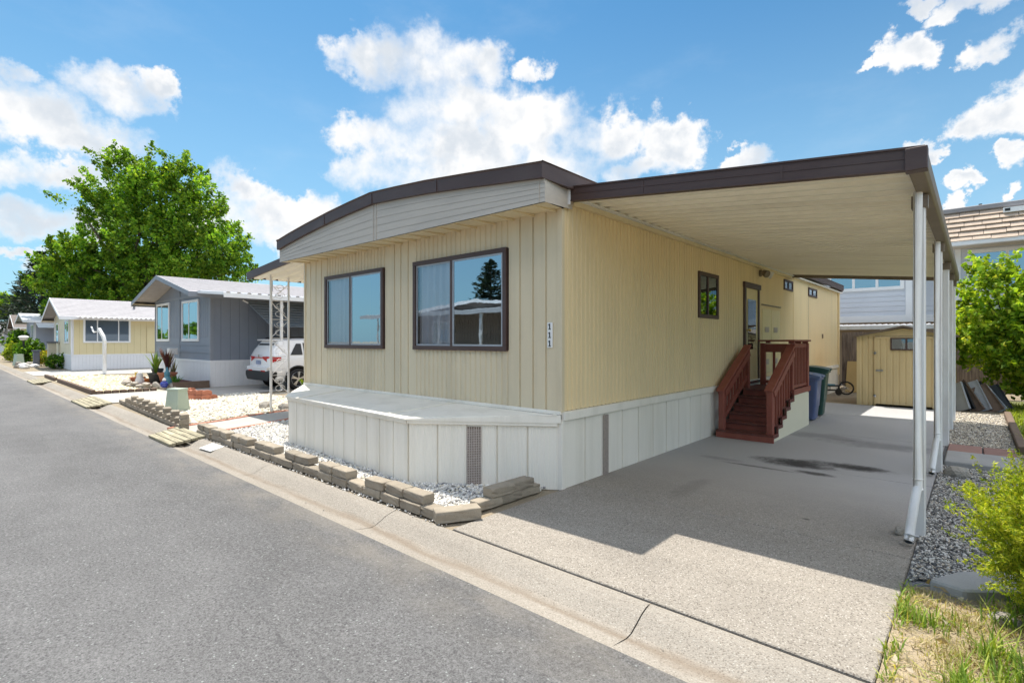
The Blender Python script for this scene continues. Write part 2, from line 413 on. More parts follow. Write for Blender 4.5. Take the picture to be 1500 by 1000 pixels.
def aggregate(name, base, lo, hi, amount_near=1.0, stains=False):
    """exposed aggregate concrete; smoother and greyer up the drive, lightened there to lift the carport shade"""
    m, nt, b, pos = new_mat(name)
    sx = nt.node('ShaderNodeSeparateXYZ'); nt.link(pos, sx.inputs[0])
    vo = nt.node('ShaderNodeTexVoronoi'); vo.inputs['Scale'].default_value = 105; nt.link(pos, vo.inputs['Vector'])
    wn = nt.node('ShaderNodeTexWhiteNoise'); nt.link(vo.outputs['Color'], wn.inputs['Vector'])
    peb = nt.math('MULTIPLY', nt.ramp(vo.outputs['Distance'], [(.30, 1.), (.62, 0.)]), .95)
    pc = nt.ramp(wn.outputs['Value'], [(0., lo), (.14, lo), (.30, tuple(x * .78 for x in base)), (.5, base), (.72, tuple(x * 1.16 for x in base)), (.86, tuple(x * 1.3 for x in base)), (.95, hi)])
    big = nt.noise(nt.mapped(pos, (.5, .8, 1)), 1.3, 6, .62); fine = nt.noise(pos, 130, 3)
    amt = nt.math('MULTIPLY', peb, amount_near)
    if stains: amt = nt.math('MULTIPLY', amt, nt.math('ADD', .25, nt.math('MULTIPLY', .75, nt.smooth(sx.outputs[1], 6.2, 4.3))))
    c = nt.mix(amt, base, pc)
    k = nt.math('ADD', 1., nt.math('ADD', nt.math('MULTIPLY', nt.math('SUBTRACT', big, .5), .55), nt.math('MULTIPLY', nt.math('SUBTRACT', fine, .5), .35)))
    hsv = nt.node('ShaderNodeHueSaturation'); nt.link(c, hsv.inputs['Color']); nt.link(k, hsv.inputs['Value']); c = hsv.outputs[0]
    if stains:
        c = nt.mix(nt.smooth(sx.outputs[1], 4.6, 7.5), c, nt.mix(.7, c, (.47, .475, .50)))  # smooth grey concrete, its colour lightened to bounce light under the carport
        wob = nt.math('ADD', nt.math('MULTIPLY', nt.noise(pos, 2.2, 6, .68), .8), nt.math('MULTIPLY', nt.noise(nt.mapped(pos, (1.6, .8, 1)), 9., 5, .7), .35))
        wob = nt.math('SUBTRACT', wob, .075)
        for (x, y, rx, ry, dk) in ((-1.75, 7.25, .50, .24, .95), (-1.2, 7.5, .48, .20, .97), (-1.42, 6.85, .24, .10, .9), (-2.0, 6.75, .5, .05, .6), (-2.5, 6.9, .3, .1, .3), (-1.0, 9.3, .9, .35, .35), (-2.0, 9.6, .8, .3, .3), (-2.25, 5.3, .12, .5, .22), (-1.1, 5.05, .035, .03, .8), (-1.8, 3.3, .5, .2, .12)):
            dx = nt.math('DIVIDE', nt.math('SUBTRACT', sx.outputs[0], x), rx); dy = nt.math('DIVIDE', nt.math('SUBTRACT', sx.outputs[1], y), ry)
            d = nt.math('ADD', nt.math('ADD', nt.math('MULTIPLY', dx, dx), nt.math('MULTIPLY', dy, dy)), nt.math('MULTIPLY', nt.math('SUBTRACT', wob, .5), 3.2))
            c = nt.mix(nt.math('MULTIPLY', nt.smooth(d, 1.35, -.1), dk), c, (.045, .042, .042))
    else:
        wob = nt.noise(nt.mapped(pos, (.8, 2, 1)), 1.7, 5, .6)
        yy = nt.math('ADD', sx.outputs[1], nt.math('MULTIPLY', nt.math('SUBTRACT', wob, .5), .22))
        d = nt.math('ABSOLUTE', nt.math('SUBTRACT', yy, 2.53))
        gap = nt.ramp(nt.noise(nt.mapped(pos, (.5, .1, 1)), 1.2, 3), [(.3, .35), (.6, 1.)])
        c = nt.mix(nt.math('MULTIPLY', nt.math('MULTIPLY', nt.smooth(d, .08, .0), .55), gap), c, (.17, .125, .085))
    nt.link(c, b.inputs['Base Color']); b.inputs['Roughness'].default_value = .9; b.inputs['Specular IOR Level'].default_value = .25
    bump(nt, b, nt.math('ADD', fine, nt.math('MULTIPLY', peb, .7)), .5, .006); MATS[name] = m
aggregate('drive concrete', (.285, .257, .222), (.135, .115, .098), (.46, .43, .39), 1.15, True)
aggregate('gutter concrete', (.30, .27, .232), (.16, .135, .11), (.44, .415, .37), .7)

M('joint dark', (.06, .055, .05), .95, .3, 8)
M('patch paint', (.58, .575, .56), .7, .08, 12, dirt=(.5, .48, .44), dirt_amt=.4, dscale=8)
M('yard soil', (.27, .22, .155), .95, .25, 1.5, 60, .22, .7, .02, dirt=(.36, .32, .22), dirt_amt=.5)
M('far ground', (.24, .22, .18), .95, .2, .6, 20, .15, .4, .02)
M('gravel bed', (.66, .64, .60), .95, .12, 5, 90, .35, .9, .02)
M('gravel grey', (.20, .20, .21), .95, .25, 5, 90, .45, .9, .02)
M('gravel cream', (.60, .54, .40), .95, .15, 4, 70, .45, .9, .02)
M('path concrete', (.40, .38, .35), .85, .12, 2, 90, .12, .3)
M('lawn base', (.14, .15, .055), .95, .3, 3, 60, .3, .7, .02)
M('dry soil', (.36, .29, .20), .95, .2, 4, 80, .25, .8, .02)
# ------------------------------------------------------------------ camera, sun, sky
cam = bpy.data.cameras.new('camera'); cam.sensor_width = 36.; cam.lens = 36. * FPX / 1500.
cam.shift_y = -1.0 / 1500.; cam.clip_start = .05; cam.clip_end = 2000
co = bpy.data.objects.new('camera', cam); COL.objects.link(co)
co.location = (0, 0, CAM_H); co.rotation_euler = (R(90), 0, YAW); scn.camera = co

SUN = Vector((-1.30, .48, 3.27)).normalized()
sl = bpy.data.lights.new('sun', 'SUN'); sl.energy = SUN_E; sl.angle = R(.53); sl.color = (1., .94, .84)
so = bpy.data.objects.new('sun', sl); COL.objects.link(so); so.rotation_euler = SUN.to_track_quat('Z', 'Y').to_euler()
so.location = (0, 0, 30)

w = bpy.data.worlds.new('World'); scn.world = w; w.use_nodes = True
class WN(NT):
    def __init__(self, w): self.t = w.node_tree; self.n = self.t.nodes; self.l = self.t.links
wt = WN(w); bg = wt.n['Background']; bg.inputs['Strength'].default_value = SKY_S
sky = wt.node('ShaderNodeTexSky'); sky.sky_type = 'NISHITA'; sky.sun_disc = False
sky.sun_elevation = math.asin(SUN.z); sky.sun_rotation = math.atan2(SUN.x, SUN.y) % (2 * math.pi)
sky.altitude = 0; sky.air_density = 1.0; sky.dust_density = .6; sky.ozone_density = 1.6
gen = wt.node('ShaderNodeTexCoord').outputs['Generated']
sep = wt.node('ShaderNodeSeparateXYZ'); wt.link(gen, sep.inputs[0])
az = wt.math('ARCTAN2', sep.outputs[0], sep.outputs[1]); el = wt.math('ARCSINE', sep.outputs[2])
def shifted(v):
    nd = wt.node('ShaderNodeVectorMath'); nd.operation = 'ADD'; nd.inputs[1].default_value = v; wt.link(gen, nd.inputs[0]); return nd.outputs[0]
w1 = wt.noise(gen, 13., 7, .62); w2 = wt.noise(shifted((7.3, 2.1, 4.4)), 13., 7, .62)
azw = wt.math('ADD', az, wt.math('MULTIPLY', wt.math('SUBTRACT', w1, .5), .17)); elw = wt.math('ADD', el, wt.math('MULTIPLY', wt.math('SUBTRACT', w2, .5), .12))
# cumulus seen over the park: (azimuth, elevation) centres and half-sizes, surveyed from the photograph
CLOUDS = [(560, 85, 85, 50), (640, 95, 90, 55), (705, 100, 50, 45), (775, 95, 26, 22), (690, 150, 120, 50), (620, 175, 70, 45), (560, 205, 80, 45), (690, 215, 130, 60), (790, 185, 110, 50),
          (880, 200, 100, 45), (985, 215, 65, 42), (540, 255, 70, 45), (650, 265, 100, 50), (800, 240, 120, 40), (920, 250, 60, 25), (1090, 238, 38, 20),
          (60, 165, 110, 50), (170, 130, 90, 42), (235, 135, 42, 36), (120, 200, 130, 40), (30, 255, 70, 26), (90, 250, 90, 26), (10, 110, 45, 26), (20, 320, 120, 34), (110, 330, 90, 28),
          (340, 275, 50, 34), (390, 310, 70, 40), (330, 320, 90, 48), (450, 310, 50, 30), (430, 340, 60, 30), (60, 395, 50, 14), (30, 372, 60, 10),
          (1330, 72, 52, 32), (1290, 95, 28, 12), (1440, 70, 42, 20), (1470, 160, 80, 40), (1440, 175, 52, 24), (1485, 222, 32, 20), (1405, 268, 30, 18), (1365, 210, 36, 18),
          (1440, 2, 120, 22), (1350, 6, 45, 12), (1385, 300, 26, 20), (1495, 272, 18, 14), (1540, 120, 70, 40)]
field = None
for (px, py, rx, ry) in CLOUDS:
    d = ray(px, py); dx = ray(px + 1, py); dyv = ray(px, py - 1)
    A = lambda v: math.atan2(v.x, v.y)
    E_ = lambda v: math.asin(v.normalized().z)
    ru = rx * abs(A(dx) - A(d)); rv = ry * abs(E_(dyv) - E_(d))
    q1 = wt.math('DIVIDE', wt.math('SUBTRACT', azw, A(d)), ru); q2 = wt.math('DIVIDE', wt.math('SUBTRACT', elw, E_(d)), rv)
    f = wt.math('SUBTRACT', 1., wt.math('ADD', wt.math('MULTIPLY', q1, q1), wt.math('MULTIPLY', q2, q2)))
    field = f if field is None else wt.math('SMOOTH_MAX', field, f, .35)
# clouds out of view: scattered cumulus, bright banks added to fill shaded walls
oth = wt.math('SUBTRACT', wt.math('MULTIPLY', wt.noise(wt.mapped(gen, (1, 1, 2.2)), 2.6, 5, .5), 6.0), 3.75)
fill_ring = wt.math('MULTIPLY', wt.smooth(el, .66, .82), wt.smooth(el, 1.12, .92))  # ring of cloud above the frame, added as fill light
oth = wt.math('SUBTRACT', oth, wt.math('MULTIPLY', wt.smooth(el, .95, 1.15), .5))
oth = wt.math('ADD', oth, wt.math('MULTIPLY', fill_ring, 1.7))
fill_bank = wt.math('MULTIPLY', wt.smooth(wt.math('ABSOLUTE', wt.math('SUBTRACT', az, 1.55)), 1.25, .8), wt.smooth(el, .12, .35))  # cloud bank off to the right, added to light the carport side
oth = wt.math('ADD', oth, wt.math('MULTIPLY', fill_bank, 1.3))
away = wt.math('MAXIMUM', wt.smooth(wt.math('ABSOLUTE', wt.math('ADD', az, YAW)), .95, 1.25), wt.smooth(el, .64, .72))
oth = wt.math('ADD', wt.math('MULTIPLY', wt.math('SUBTRACT', oth, -1.5), away), -1.5)
field = wt.math('MAXIMUM', wt.math('MAXIMUM', field, -1.5), oth)
fb = wt.noise(gen, 30., 9, .60); fb2 = wt.noise(gen, 9., 5, .55)
dens = wt.math('ADD', field, wt.math('MULTIPLY', wt.math('SUBTRACT', fb, .5), 1.3))
dens = wt.math('ADD', dens, wt.math('MULTIPLY', wt.math('SUBTRACT', fb2, .5), 1.7))
soft = wt.math('ADD', .50, wt.math('MULTIPLY', wt.smooth(wt.noise(shifted((3.1, 9.2, 1.7)), 6., 3, .5), .40, .62), 1.0))
cv = wt.node('ShaderNodeMapRange'); cv.interpolation_type = 'SMOOTHSTEP'; cv.inputs[1].default_value = -.12; wt.link(dens, cv.inputs[0]); wt.link(soft, cv.inputs[2]); cover = cv.outputs[0]
veil = wt.math('MULTIPLY', wt.smooth(wt.noise(wt.mapped(gen, (1, 1, 2.5)), 3.4, 7, .62), .52, .80), .10)
horiz = wt.smooth(el, .66, -.06)
sk = wt.node('ShaderNodeHueSaturation'); sk.inputs['Saturation'].default_value = SKY_SAT; sk.inputs['Value'].default_value = SKY_V; wt.link(sky.outputs[0], sk.inputs['Color'])
skc = wt.mix(1.0, sk.outputs[0], SKY_TINT, 'MULTIPLY')
cw = CLOUD_W
rel = wt.math('SUBTRACT', wt.noise(gen, 6.5, 6, .55), wt.noise(shifted((-.022, .006, .036)), 6.5, 6, .55))
lit = wt.smooth(wt.math('ADD', rel, wt.math('MULTIPLY', wt.math('SUBTRACT', fb2, .5), .35)), -.09, .07)
core = wt.smooth(dens, .3, 1.1)
sh = wt.math('MULTIPLY', core, wt.math('SUBTRACT', 1., lit))
ch = wt.mix(wt.math('MAXIMUM', fill_ring, wt.math('MULTIPLY', fill_bank, .6)), (cw, cw, cw), (CLOUD_FILL, CLOUD_FILL, CLOUD_FILL * 1.02))  # added fill clouds are much brighter than the clouds in view
cc = wt.mix(sh, ch, (cw * .71, cw * .765, cw * .83))
c1 = wt.mix(wt.math('MULTIPLY', horiz, .70), skc, (cw * .50, cw * .77, cw * .95))
c1 = wt.mix(veil, c1, (cw * .85, cw * .92, cw))
wt.link(wt.mix(cover, c1, cc), bg.inputs['Color'])

scn.view_settings.view_transform = 'Standard'; scn.view_settings.look = 'None'; scn.view_settings.exposure = EXPO; scn.view_settings.gamma = 1
scn.cycles.use_denoising = True
try:
    scn.cycles.denoiser = 'OPENIMAGEDENOISE'; scn.cycles.denoising_input_passes = 'RGB_ALBEDO_NORMAL'; scn.cycles.denoising_prefilter = 'ACCURATE'
except Exception: pass
scn.cycles.max_bounces = 9; scn.cycles.diffuse_bounces = 6; scn.cycles.transparent_max_bounces = 12; scn.cycles.caustics_reflective = False
scn.cycles.sample_clamp_indirect = 6

# ------------------------------------------------------------------ ground, road, paved surfaces
def plane(name, poly, z, mat, kind='structure', z1=None):
    mb = MB(); mb.add([(x, y, z) for x, y in poly], [tuple(range(len(poly)))])
    o = mb.build(name, mat, fixn=False); o['kind'] = kind; return o
S = lambda o, k='structure': tag(o, kind=k)
XW, XE = -170., 60.
plane('ground', [(-900, -900), (900, -900), (900, 900), (-900, 900)], -.14, 'far ground')
S(MB().box(XW, XE, 2.83, 90, -.13, -.016).build('yard', 'yard soil'))
S(MB().box(XW, XE, -70, -5.2, -.13, -.016).build('far_yard', 'yard soil'))
S(MB().add([(XW, -4.75, -.052), (XE, -4.75, -.052), (XE, -1.2, -.030), (XW, -1.2, -.030), (XE, 2.352, -.052), (XW, 2.352, -.052)], [(0, 1, 2, 3), (3, 2, 4, 5)]).build('road', 'asphalt', fixn=False))
def gutter(name, ys, sgn):
    """rolled concrete gutter in cast lengths"""
    prof = [(2.34, -.058), (2.45, -.074), (2.535, -.086), (2.585, -.080), (2.64, -.054), (2.70, -.024), (2.755, -.006), (2.80, .0), (2.829, -.008)]
    mb = MB(); x = XE; jl = [XE, -1.43, -3.95, -6.6] + [-6.6 - 3.05 * k for k in range(1, 54)] + [XW]
    for a, b in zip(jl, jl[1:]):
        mb.sheet(prof, a - .004, b + .004, lambda p, xx: (xx, ys(p[0]), p[1]))
    mb.sheet([(2.34, -.056), (2.535, -.095), (2.60, -.09), (2.829, -.02)], XE, XW, lambda p, xx: (xx, ys(p[0]), p[1]))
    return S(mb.build(name, 'gutter concrete'))
gutter('gutter', lambda y: y, 1)
gutter('far_gutter', lambda y: -2.37 - y, -1)
# driveway slabs with joints
mb = MB()
xs = (-3.22, -.345)
ysl = [2.842, 4.62, 7.05, 9.95, 12.6, 14.98]
for a, b in zip(ysl, ysl[1:]): mb.box(xs[0], xs[1], a + .005, b - .005, -.12, 0)
S(mb.build('driveway', 'drive concrete', bevel=.006))
S(MB().box(xs[0], xs[1], 2.842, 14.98, -.13, -.012).build('driveway_joint', 'joint dark'))
# brick-edged walkway to the left of the home
def strip(pts, off0, off1):
    """polygon strip along a polyline, between two offsets"""
    P = [Vector((*p, 0)) for p in pts]; L = []; Rr = []
    for i, p in enumerate(P):
        d = (P[min(i + 1, len(P) - 1)] - P[max(i - 1, 0)]).normalized(); nrm = Vector((-d.y, d.x, 0))
        L.append(p + nrm * off0); Rr.append(p + nrm * off1)
    return [(v.x, v.y) for v in L] + [(v.x, v.y) for v in reversed(Rr)]
wl = [(-10.1, 2.86), (-10.35, 3.8), (-10.75, 4.75), (-10.9, 6.0), (-10.9, 15.)]
plane('walkway', strip(wl, -.48, .48), .004, 'path concrete')
mb = MB()
for s in (1, -1):
    for i in range(62):
        t = i * .19; acc = 0
        for a, b in zip(wl, wl[1:]):
            a = Vector((*a, 0)); b = Vector((*b, 0)); L = (b - a).length
            if t <= acc + L:
                d = (b - a).normalized(); nrm = Vector((-d.y, d.x, 0)); c = a + d * (t - acc) + nrm * s * .53
                mb.bar(c + Vector((0, 0, .0)), c + d * .18, .09, .03); break
            acc += L
S(mb.build('walkway_edging', 'brick red'))
plane('gravel_base', [(-9.45, 2.95), (-3.38, 2.95), (-3.40, 4.35), (-9.0, 6.5), (-9.45, 6.5)], -.004, 'gravel bed')
plane('gravel_base', [(-15.95, 3.05), (-10.62, 2.9), (-11.4, 4.8), (-11.45, 6.9), (-15.95, 6.3)], -.004, 'gravel bed')
plane('gravel_base', [(-.34, 4.1), (.42, 4.75), (.42, 14.9), (-.34, 14.9)], -.006, 'gravel grey')
plane('gravel_base', [(-29.4, 3.02), (-26.3, 3.02), (-19.05, 3.0), (-19.05, 6.05), (-26, 6.0), (-30.3, 4.0)], -.004, 'gravel cream')
plane('side_driveway', [(-18.9, 2.84), (-16.05, 2.84), (-16.05, 22), (-18.95, 22)], .002, 'path concrete')
plane('side_driveway', [(-35.4, 2.84), (-31.0, 2.84), (-29.9, 5.6), (-29.9, 22), (-35.5, 22)], .002, 'path concrete')
plane('dry_ground', [(-.34, 2.84), (14, 2.84), (14, 5.2), (.5, 4.9), (-.34, 4.1)], -.008, 'dry soil')
plane('lawn_soil', [(.5, 8.5), (14, 8.5), (14, 18.5), (.5, 18.5)], -.008, 'lawn base')
o = plane('curb_number_patch', [(-8.62, 2.60), (-8.20, 2.62), (-8.18, 2.80), (-8.62, 2.79)], 0, 'patch paint')
for v, z in zip(o.data.vertices, (-.0535, -.049, .0, -.003)): v.co.z = z + .006
# ------------------------------------------------------------------ the tan mobile home
HX0, HX1, HY0, HY1 = -8.87, -3.22, 4.36, 18.9
SB, WT = .81, 2.93          # bottom of siding, top of wall
home = thing('mobile_home', 'tan ribbed mobile home numbered 111, with brown roof trim and white skirting, beside the carport', 'mobile home', ((HX0 + HX1) / 2, HY0, 0))
Wn = [(-8.12, -6.44, .47), (-5.71, -4.0, .455)]; WZ0, WZ1 = 1.44, 2.61
# front siding
mb = MB(); y = HY0
def col_boards(a, b, gs): front(mb, groove_line(a, b, gs, .018, .016), y, SB, WT + .05)
col_boards(HX0, Wn[0][0] - .03, (-8.66, -8.47, -8.28))
col_boards(Wn[0][1] + .03, Wn[1][0] - .03, (-6.18, -6.03, -5.86))
col_boards(Wn[1][1] + .03, HX1 - .012, (-3.8, -3.61, -3.43))
for (a, b, f) in Wn:
    front(mb, rib_line(a - .03, b + .03, .088, .012), y, SB, WZ0); front(mb, rib_line(a - .03, b + .03, .088, .012), y, WZ1, WT + .05)
mb.box(HX1 - .045, HX1 + .012, y - .016, y + .03, SB - .005, WT)     # corner strip
mb.box(HX0 - .012, HX0 + .035, y - .016, y + .03, SB - .005, WT)
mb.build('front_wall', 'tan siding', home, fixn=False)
# side wall: ribbed siding round the openings
side_op = [(7.93, 8.73, 1.92, 2.63), (10.03, 10.88, .77, 2.60), (12.73, 13.45, 2.71, 2.93), (15.02, 15.92, 2.71, 2.92)]
mb = MB(); edges = [HY0 + .03] + [e for o in side_op for e in o[:2]] + [HY1]
for i in range(len(edges) - 1):
    a, b = edges[i], edges[i + 1]; op = [o for o in side_op if abs(o[0] - a) < 1e-6]
    step = .085 if a < 13 else .10
    if op:
        o = op[0]
        if o[2] > SB + .02: sideX(mb, rib_line(a, b, step, .013), HX1, SB, o[2])
        sideX(mb, rib_line(a, b, step, .013), HX1, o[3], 3.12)
    elif a < 13.5 < b:
        sideX(mb, rib_line(a, 13.53, step), HX1, SB, 3.12); sideX(mb, rib_line(13.55, b, step, .006), HX1 - .004, SB, 3.12)
        mb.box(HX1 - .02, HX1 + .006, 13.53, 13.55, SB, 3.12)
    else: sideX(mb, rib_line(a, b, step, .013), HX1, SB, 3.12)
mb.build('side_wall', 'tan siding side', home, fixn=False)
mb = MB(); mb.box(HX1 - .06, HX1 + .012, HY1, HY1 + .03, .0, 3.1); mb.box(HX1 - .0, HX1 + .05, HY1 - .13, HY1 - .05, .5, 3.05)
mb.build('corner_trim', 'tan siding side', home)
mb = MB(); mb.box(HX0, HX0 + .05, HY0 + .03, HY1, 0, 3.1); mb.box(HX0, HX1 - .06, HY1 - .05, HY1, 0, 3.1)
mb.build('rear_wall', 'tan siding', home)
mb = MB(); mb.box(HX0 + .06, HX1 - .1, HY0 + 1.3, HY0 + 1.35, .5, 3.); mb.box(HX0 + .06, HX1 - .1, HY0 + .05, HY0 + 1.3, .60, .7); mb.box(HX1 - .5, HX1 - .45, HY0 + 1.4, HY1 - .1, .1, 3.1)
mb.box(HX0 + .06, HX1 - .1, HY0 + .05, HY0 + 1.3, 2.98, 3.02)
mb.build('interior', 'dark inside', home)
# sliding windows
def slider(x0, x1, z0, z1, f, y, parent, curtain=True):
    fr = MB(); t = .045
    fr.box(x0 - .01, x1 + .01, y - .035, y + .03, z0 - .01, z0 + t); fr.box(x0 - .01, x1 + .01, y - .035, y + .03, z1 - t, z1 + .01)
    fr.box(x0 - .01, x0 + t, y - .033, y + .03, z0 + t, z1 - t); fr.box(x1 - t, x1 + .01, y - .033, y + .03, z0 + t, z1 - t)
    xm = x0 + (x1 - x0) * f
    fr.box(xm - .025, xm + .02, y - .028, y + .03, z0 + t, z1 - t)
    wn = fr.build('window', 'brown trim', parent, bevel=.003)
    s = MB(); q = .022
    for (a, b, yy) in ((x0 + t, xm - .025, y - .005), (xm + .02, x1 - t, y - .018)):
        s.box(a, a + q, yy - .006, yy + .006, z0 + t, z1 - t); s.box(b - q, b, yy - .006, yy + .006, z0 + t, z1 - t)
        s.box(a + q, b - q, yy - .006, yy + .006, z0 + t, z0 + t + q); s.box(a + q, b - q, yy - .006, yy + .006, z1 - t - q, z1 - t)
    s.build('sash', 'silver sheet', wn)
    MB().quad((x0 + t, y - .004, z0 + t), (xm, y - .004, z0 + t), (xm, y - .004, z1 - t), (x0 + t, y - .004, z1 - t)).build('pane', 'sheer glass', wn, fixn=False)
    MB().quad((xm, y - .017, z0 + t), (x1 - t, y - .017, z0 + t), (x1 - t, y - .017, z1 - t), (xm, y - .017, z1 - t)).build('pane', 'window glass', wn, fixn=False)
    if curtain:
        n = 46; L = []
        for i in range(n + 1):
            u = i / n; L.append((x0 + .03 + (xm - x0 - .02) * u, .022 * math.sin(u * 37) + .012 * math.sin(u * 71 + 1)))
        c = MB().sheet(L, z0 + .02, z1 - .02, lambda p, z: (p[0], y + .05 + p[1], z)); c.build('curtain', 'curtain', wn, smooth=True, fixn=False)
    return wn
for (a, b, f) in Wn: slider(a, b, WZ0, WZ1, f, HY0, home)
# side windows face +X
def side_window(y0, y1, z0, z1, parent, split=.5, mat='brown trim', glass='window glass', x=HX1):
    fr = MB(); t = .05 if z1 - z0 > .4 else .035
    fr.box(x - .03, x + .022, y0 - .01, y1 + .01, z0 - .01, z0 + t); fr.box(x - .03, x + .022, y0 - .01, y1 + .01, z1 - t, z1 + .01)
    fr.box(x - .03, x + .02, y0 - .01, y0 + t, z0 + t, z1 - t); fr.box(x - .03, x + .02, y1 - t, y1 + .01, z0 + t, z1 - t)
    ym = y0 + (y1 - y0) * split; fr.box(x - .03, x + .015, ym - .02, ym + .02, z0 + t, z1 - t)
    wn = fr.build('window', mat, parent, bevel=.003)
    for a, b, d in ((y0 + t, ym - .02, .0), (ym + .02, y1 - t, .006)):
        MB().quad((x + d, a, z0 + t), (x + d, b, z0 + t), (x + d, b, z1 - t), (x + d, a, z1 - t)).build('pane', glass, wn, fixn=False)
    return wn
side_window(*side_op[0], home, .46, glass='dim glass'); side_window(*side_op[2], home); side_window(*side_op[3], home)
# door
mb = MB(); y0, y1, z0, z1 = side_op[1]; x = HX1
mb.box(x - .04, x + .0, y0 + .06, y1 - .03, z0 + .02, z1 - .05)
door = mb.build('door', 'door paint', home)
fr = MB(); fr.box(x - .05, x + .035, y0 - .03, y0 + .06, z0, z1); fr.box(x - .05, x + .045, y0 - .05, y1 + .06, z1 - .05, z1 + .05)
fr.box(x - .05, x + .025, y1 - .03, y1 + .04, z0, z1 - .05)
fr.build('door_frame', 'brown trim', home, bevel=.004)
g = MB(); g.box(x + .001, x + .012, y0 + .22, y1 - .16, z0 + .62, z1 - .26); g.build('door_glass', 'dim glass', door)
g = MB(); g.box(x - .03, x - .0, y0 + .22, y1 - .16, z0 + .62, z1 - .26); g.build('door_backing', 'dark inside', door)  # near-black panel behind the door glass
g = MB(); g.tube([(x + .002, y0 + .13, z0 + .98), (x + .05, y0 + .13, z0 + .98)], .014, 10); g.lathe([(0, .045), (.03, .055), (.036, .07), (.03, .085), (0, .092)], (x, y0 + .13, z0 + .98), 14, 'x');
MB().lathe([(.026, 0), (.026, .012), (0, .014)], (x, y0 + .13, z0 + 1.13), 14, 'x').build('lock', 'brass', door, smooth=True)
g.build('door_handle', 'brass', door, smooth=True)
MB().box(x, x + .06, y0 - .02, y1 + .03, z0 - .03, z0 + .018).build('threshold', 'chrome', door)
# utility closet doors
mb = MB(); mb.box(x - .005, x + .012, 11.13, 11.72, .9, 2.20); c1 = mb.build('closet_door', 'door paint', home, bevel=.004)
mb = MB(); mb.box(x - .005, x + .012, 11.75, 12.35, .9, 2.20); c2 = mb.build('closet_door', 'door paint', home, bevel=.004)
for c, yy in ((c1, 11.28), (c2, 11.9)):
    for zc in (1.78, 1.12):
        v = MB(); v.box(x + .012, x + .016, yy, yy + .26, zc - .055, zc + .055)
        for k in range(5): v.box(x + .014, x + .026, yy, yy + .26, zc - .05 + k * .022, zc - .04 + k * .022)
        v.build('vent', 'vent mesh', c)
MB().box(x, x + .03, 11.08, 12.4, 2.27, 2.29).build('drip_edge', 'gutter brown', home)
# porch light with twin heads
mb = MB(); mb.lathe([(.07, 0), (.07, .03), (.03, .05)], (x, 11.0, 2.9), 14, 'x'); mb.tube([(x + .04, 11.0, 2.9), (x + .10, 10.98, 2.9)], .018, 8)
lt = mb.build('flood_light', 'gutter brown', home, smooth=True)
for dy in (-.16, .12):
    g = MB(); g.lathe([(.02, -.06), (.05, -.04), (.075, .06), (.07, .075), (0, .07)], (0, 0, 0), 14, 'x'); g.xform(Matrix.Translation((x + .13, 11.02 + dy, 2.88)) @ Euler((0, R(28), R(-25 if dy < 0 else 20))).to_matrix().to_4x4())
    g.build('lamp_head', 'white plastic' if dy > 0 else 'gutter brown', lt, smooth=True)
# house number
mb = MB(); mb.box(-3.405, -3.335, HY0 - .014, HY0 - .004, 1.475, 1.745); pl = mb.build('house_number', 'plaque', home, bevel=.003)
mb = MB()
for k in range(3):
    zc = 1.70 - k * .089; xc = -3.37; yy = HY0 - .0175
    mb.box(xc - .006, xc + .006, yy, yy + .003, zc - .031, zc + .031); mb.box(xc - .016, xc + .016, yy - .0005, yy + .003, zc - .031, zc - .023)
    mb.add([(xc - .006, yy, zc + .031), (xc - .006, yy, zc + .017), (xc - .017, yy, zc + .014), (xc - .017, yy, zc + .022)], [(0, 1, 2, 3)])
mb.build('numeral', 'number ink', pl, fixn=False)
# small box vent on the far siding
MB().box(x - .01, x + .02, 16.6, 16.68, 1.62, 1.74).build('outlet_cover', 'gutter brown', home)
# skirting on the side, with lap seams, screen vent and upper trim
def skirt_run(p, q, z0, z1, lap, name, parent, mat='white skirt', vents=()):
    """ribbed skirting panels from p to q (left to right seen from outside)"""
    p = Vector((*p, 0)); q = Vector((*q, 0)); d = (q - p).normalized(); L = (q - p).length; nrm = Vector((d.y, -d.x, 0))
    n = max(1, round(L / lap)); s = L / n; line = []
    for i in range(n):
        a = i * s
        line += [(a, .004), (a + .001, -.020), (a + .016, -.020), (a + .018, .004), (a + .035, .003)]
        m = 7
        for k in range(m):
            u = a + .04 + (s - .05) * k / m; line += [(u, .0), (u + (s - .05) / m * .7, .002), (u + (s - .05) / m * .85, -.002)]
        line += [(a + s - .004, .004)]
    line.append((L, 0))
    mb = MB(); mb.sheet(line, z0, z1, lambda t, z: tuple(p + d * t[0] + nrm * t[1] + Vector((0, 0, z))))
    sk = mb.build(name, mat, parent, fixn=False)
    for (t, wd) in vents:
        v = MB()
        fr_ = [p + d * (t + e) + nrm * .016 for e in (0, wd)]
        for k in range(int((z1 - z0 - .06) / .018)):
            z = z0 + .02 + k * .018; v.bar(fr_[0] + Vector((0, 0, z)), fr_[1] + Vector((0, 0, z)), .006, .007)
        for k in range(7):
            c = fr_[0].lerp(fr_[1], k / 6); v.bar(c + Vector((0, 0, z0 + .01)), c + Vector((0, 0, z1 - .03)), .006, .006)
        v.build('vent_screen', 'vent mesh', sk)
        b = MB(); e0, e1 = fr_[0] - nrm * .008, fr_[1] - nrm * .008
        b.quad(e0 + Vector((0, 0, z0 + .01)), e1 + Vector((0, 0, z0 + .01)), e1 + Vector((0, 0, z1 - .03)), e0 + Vector((0, 0, z1 - .03))).build('vent_backing', 'gutter brown', sk, fixn=False)
    return sk
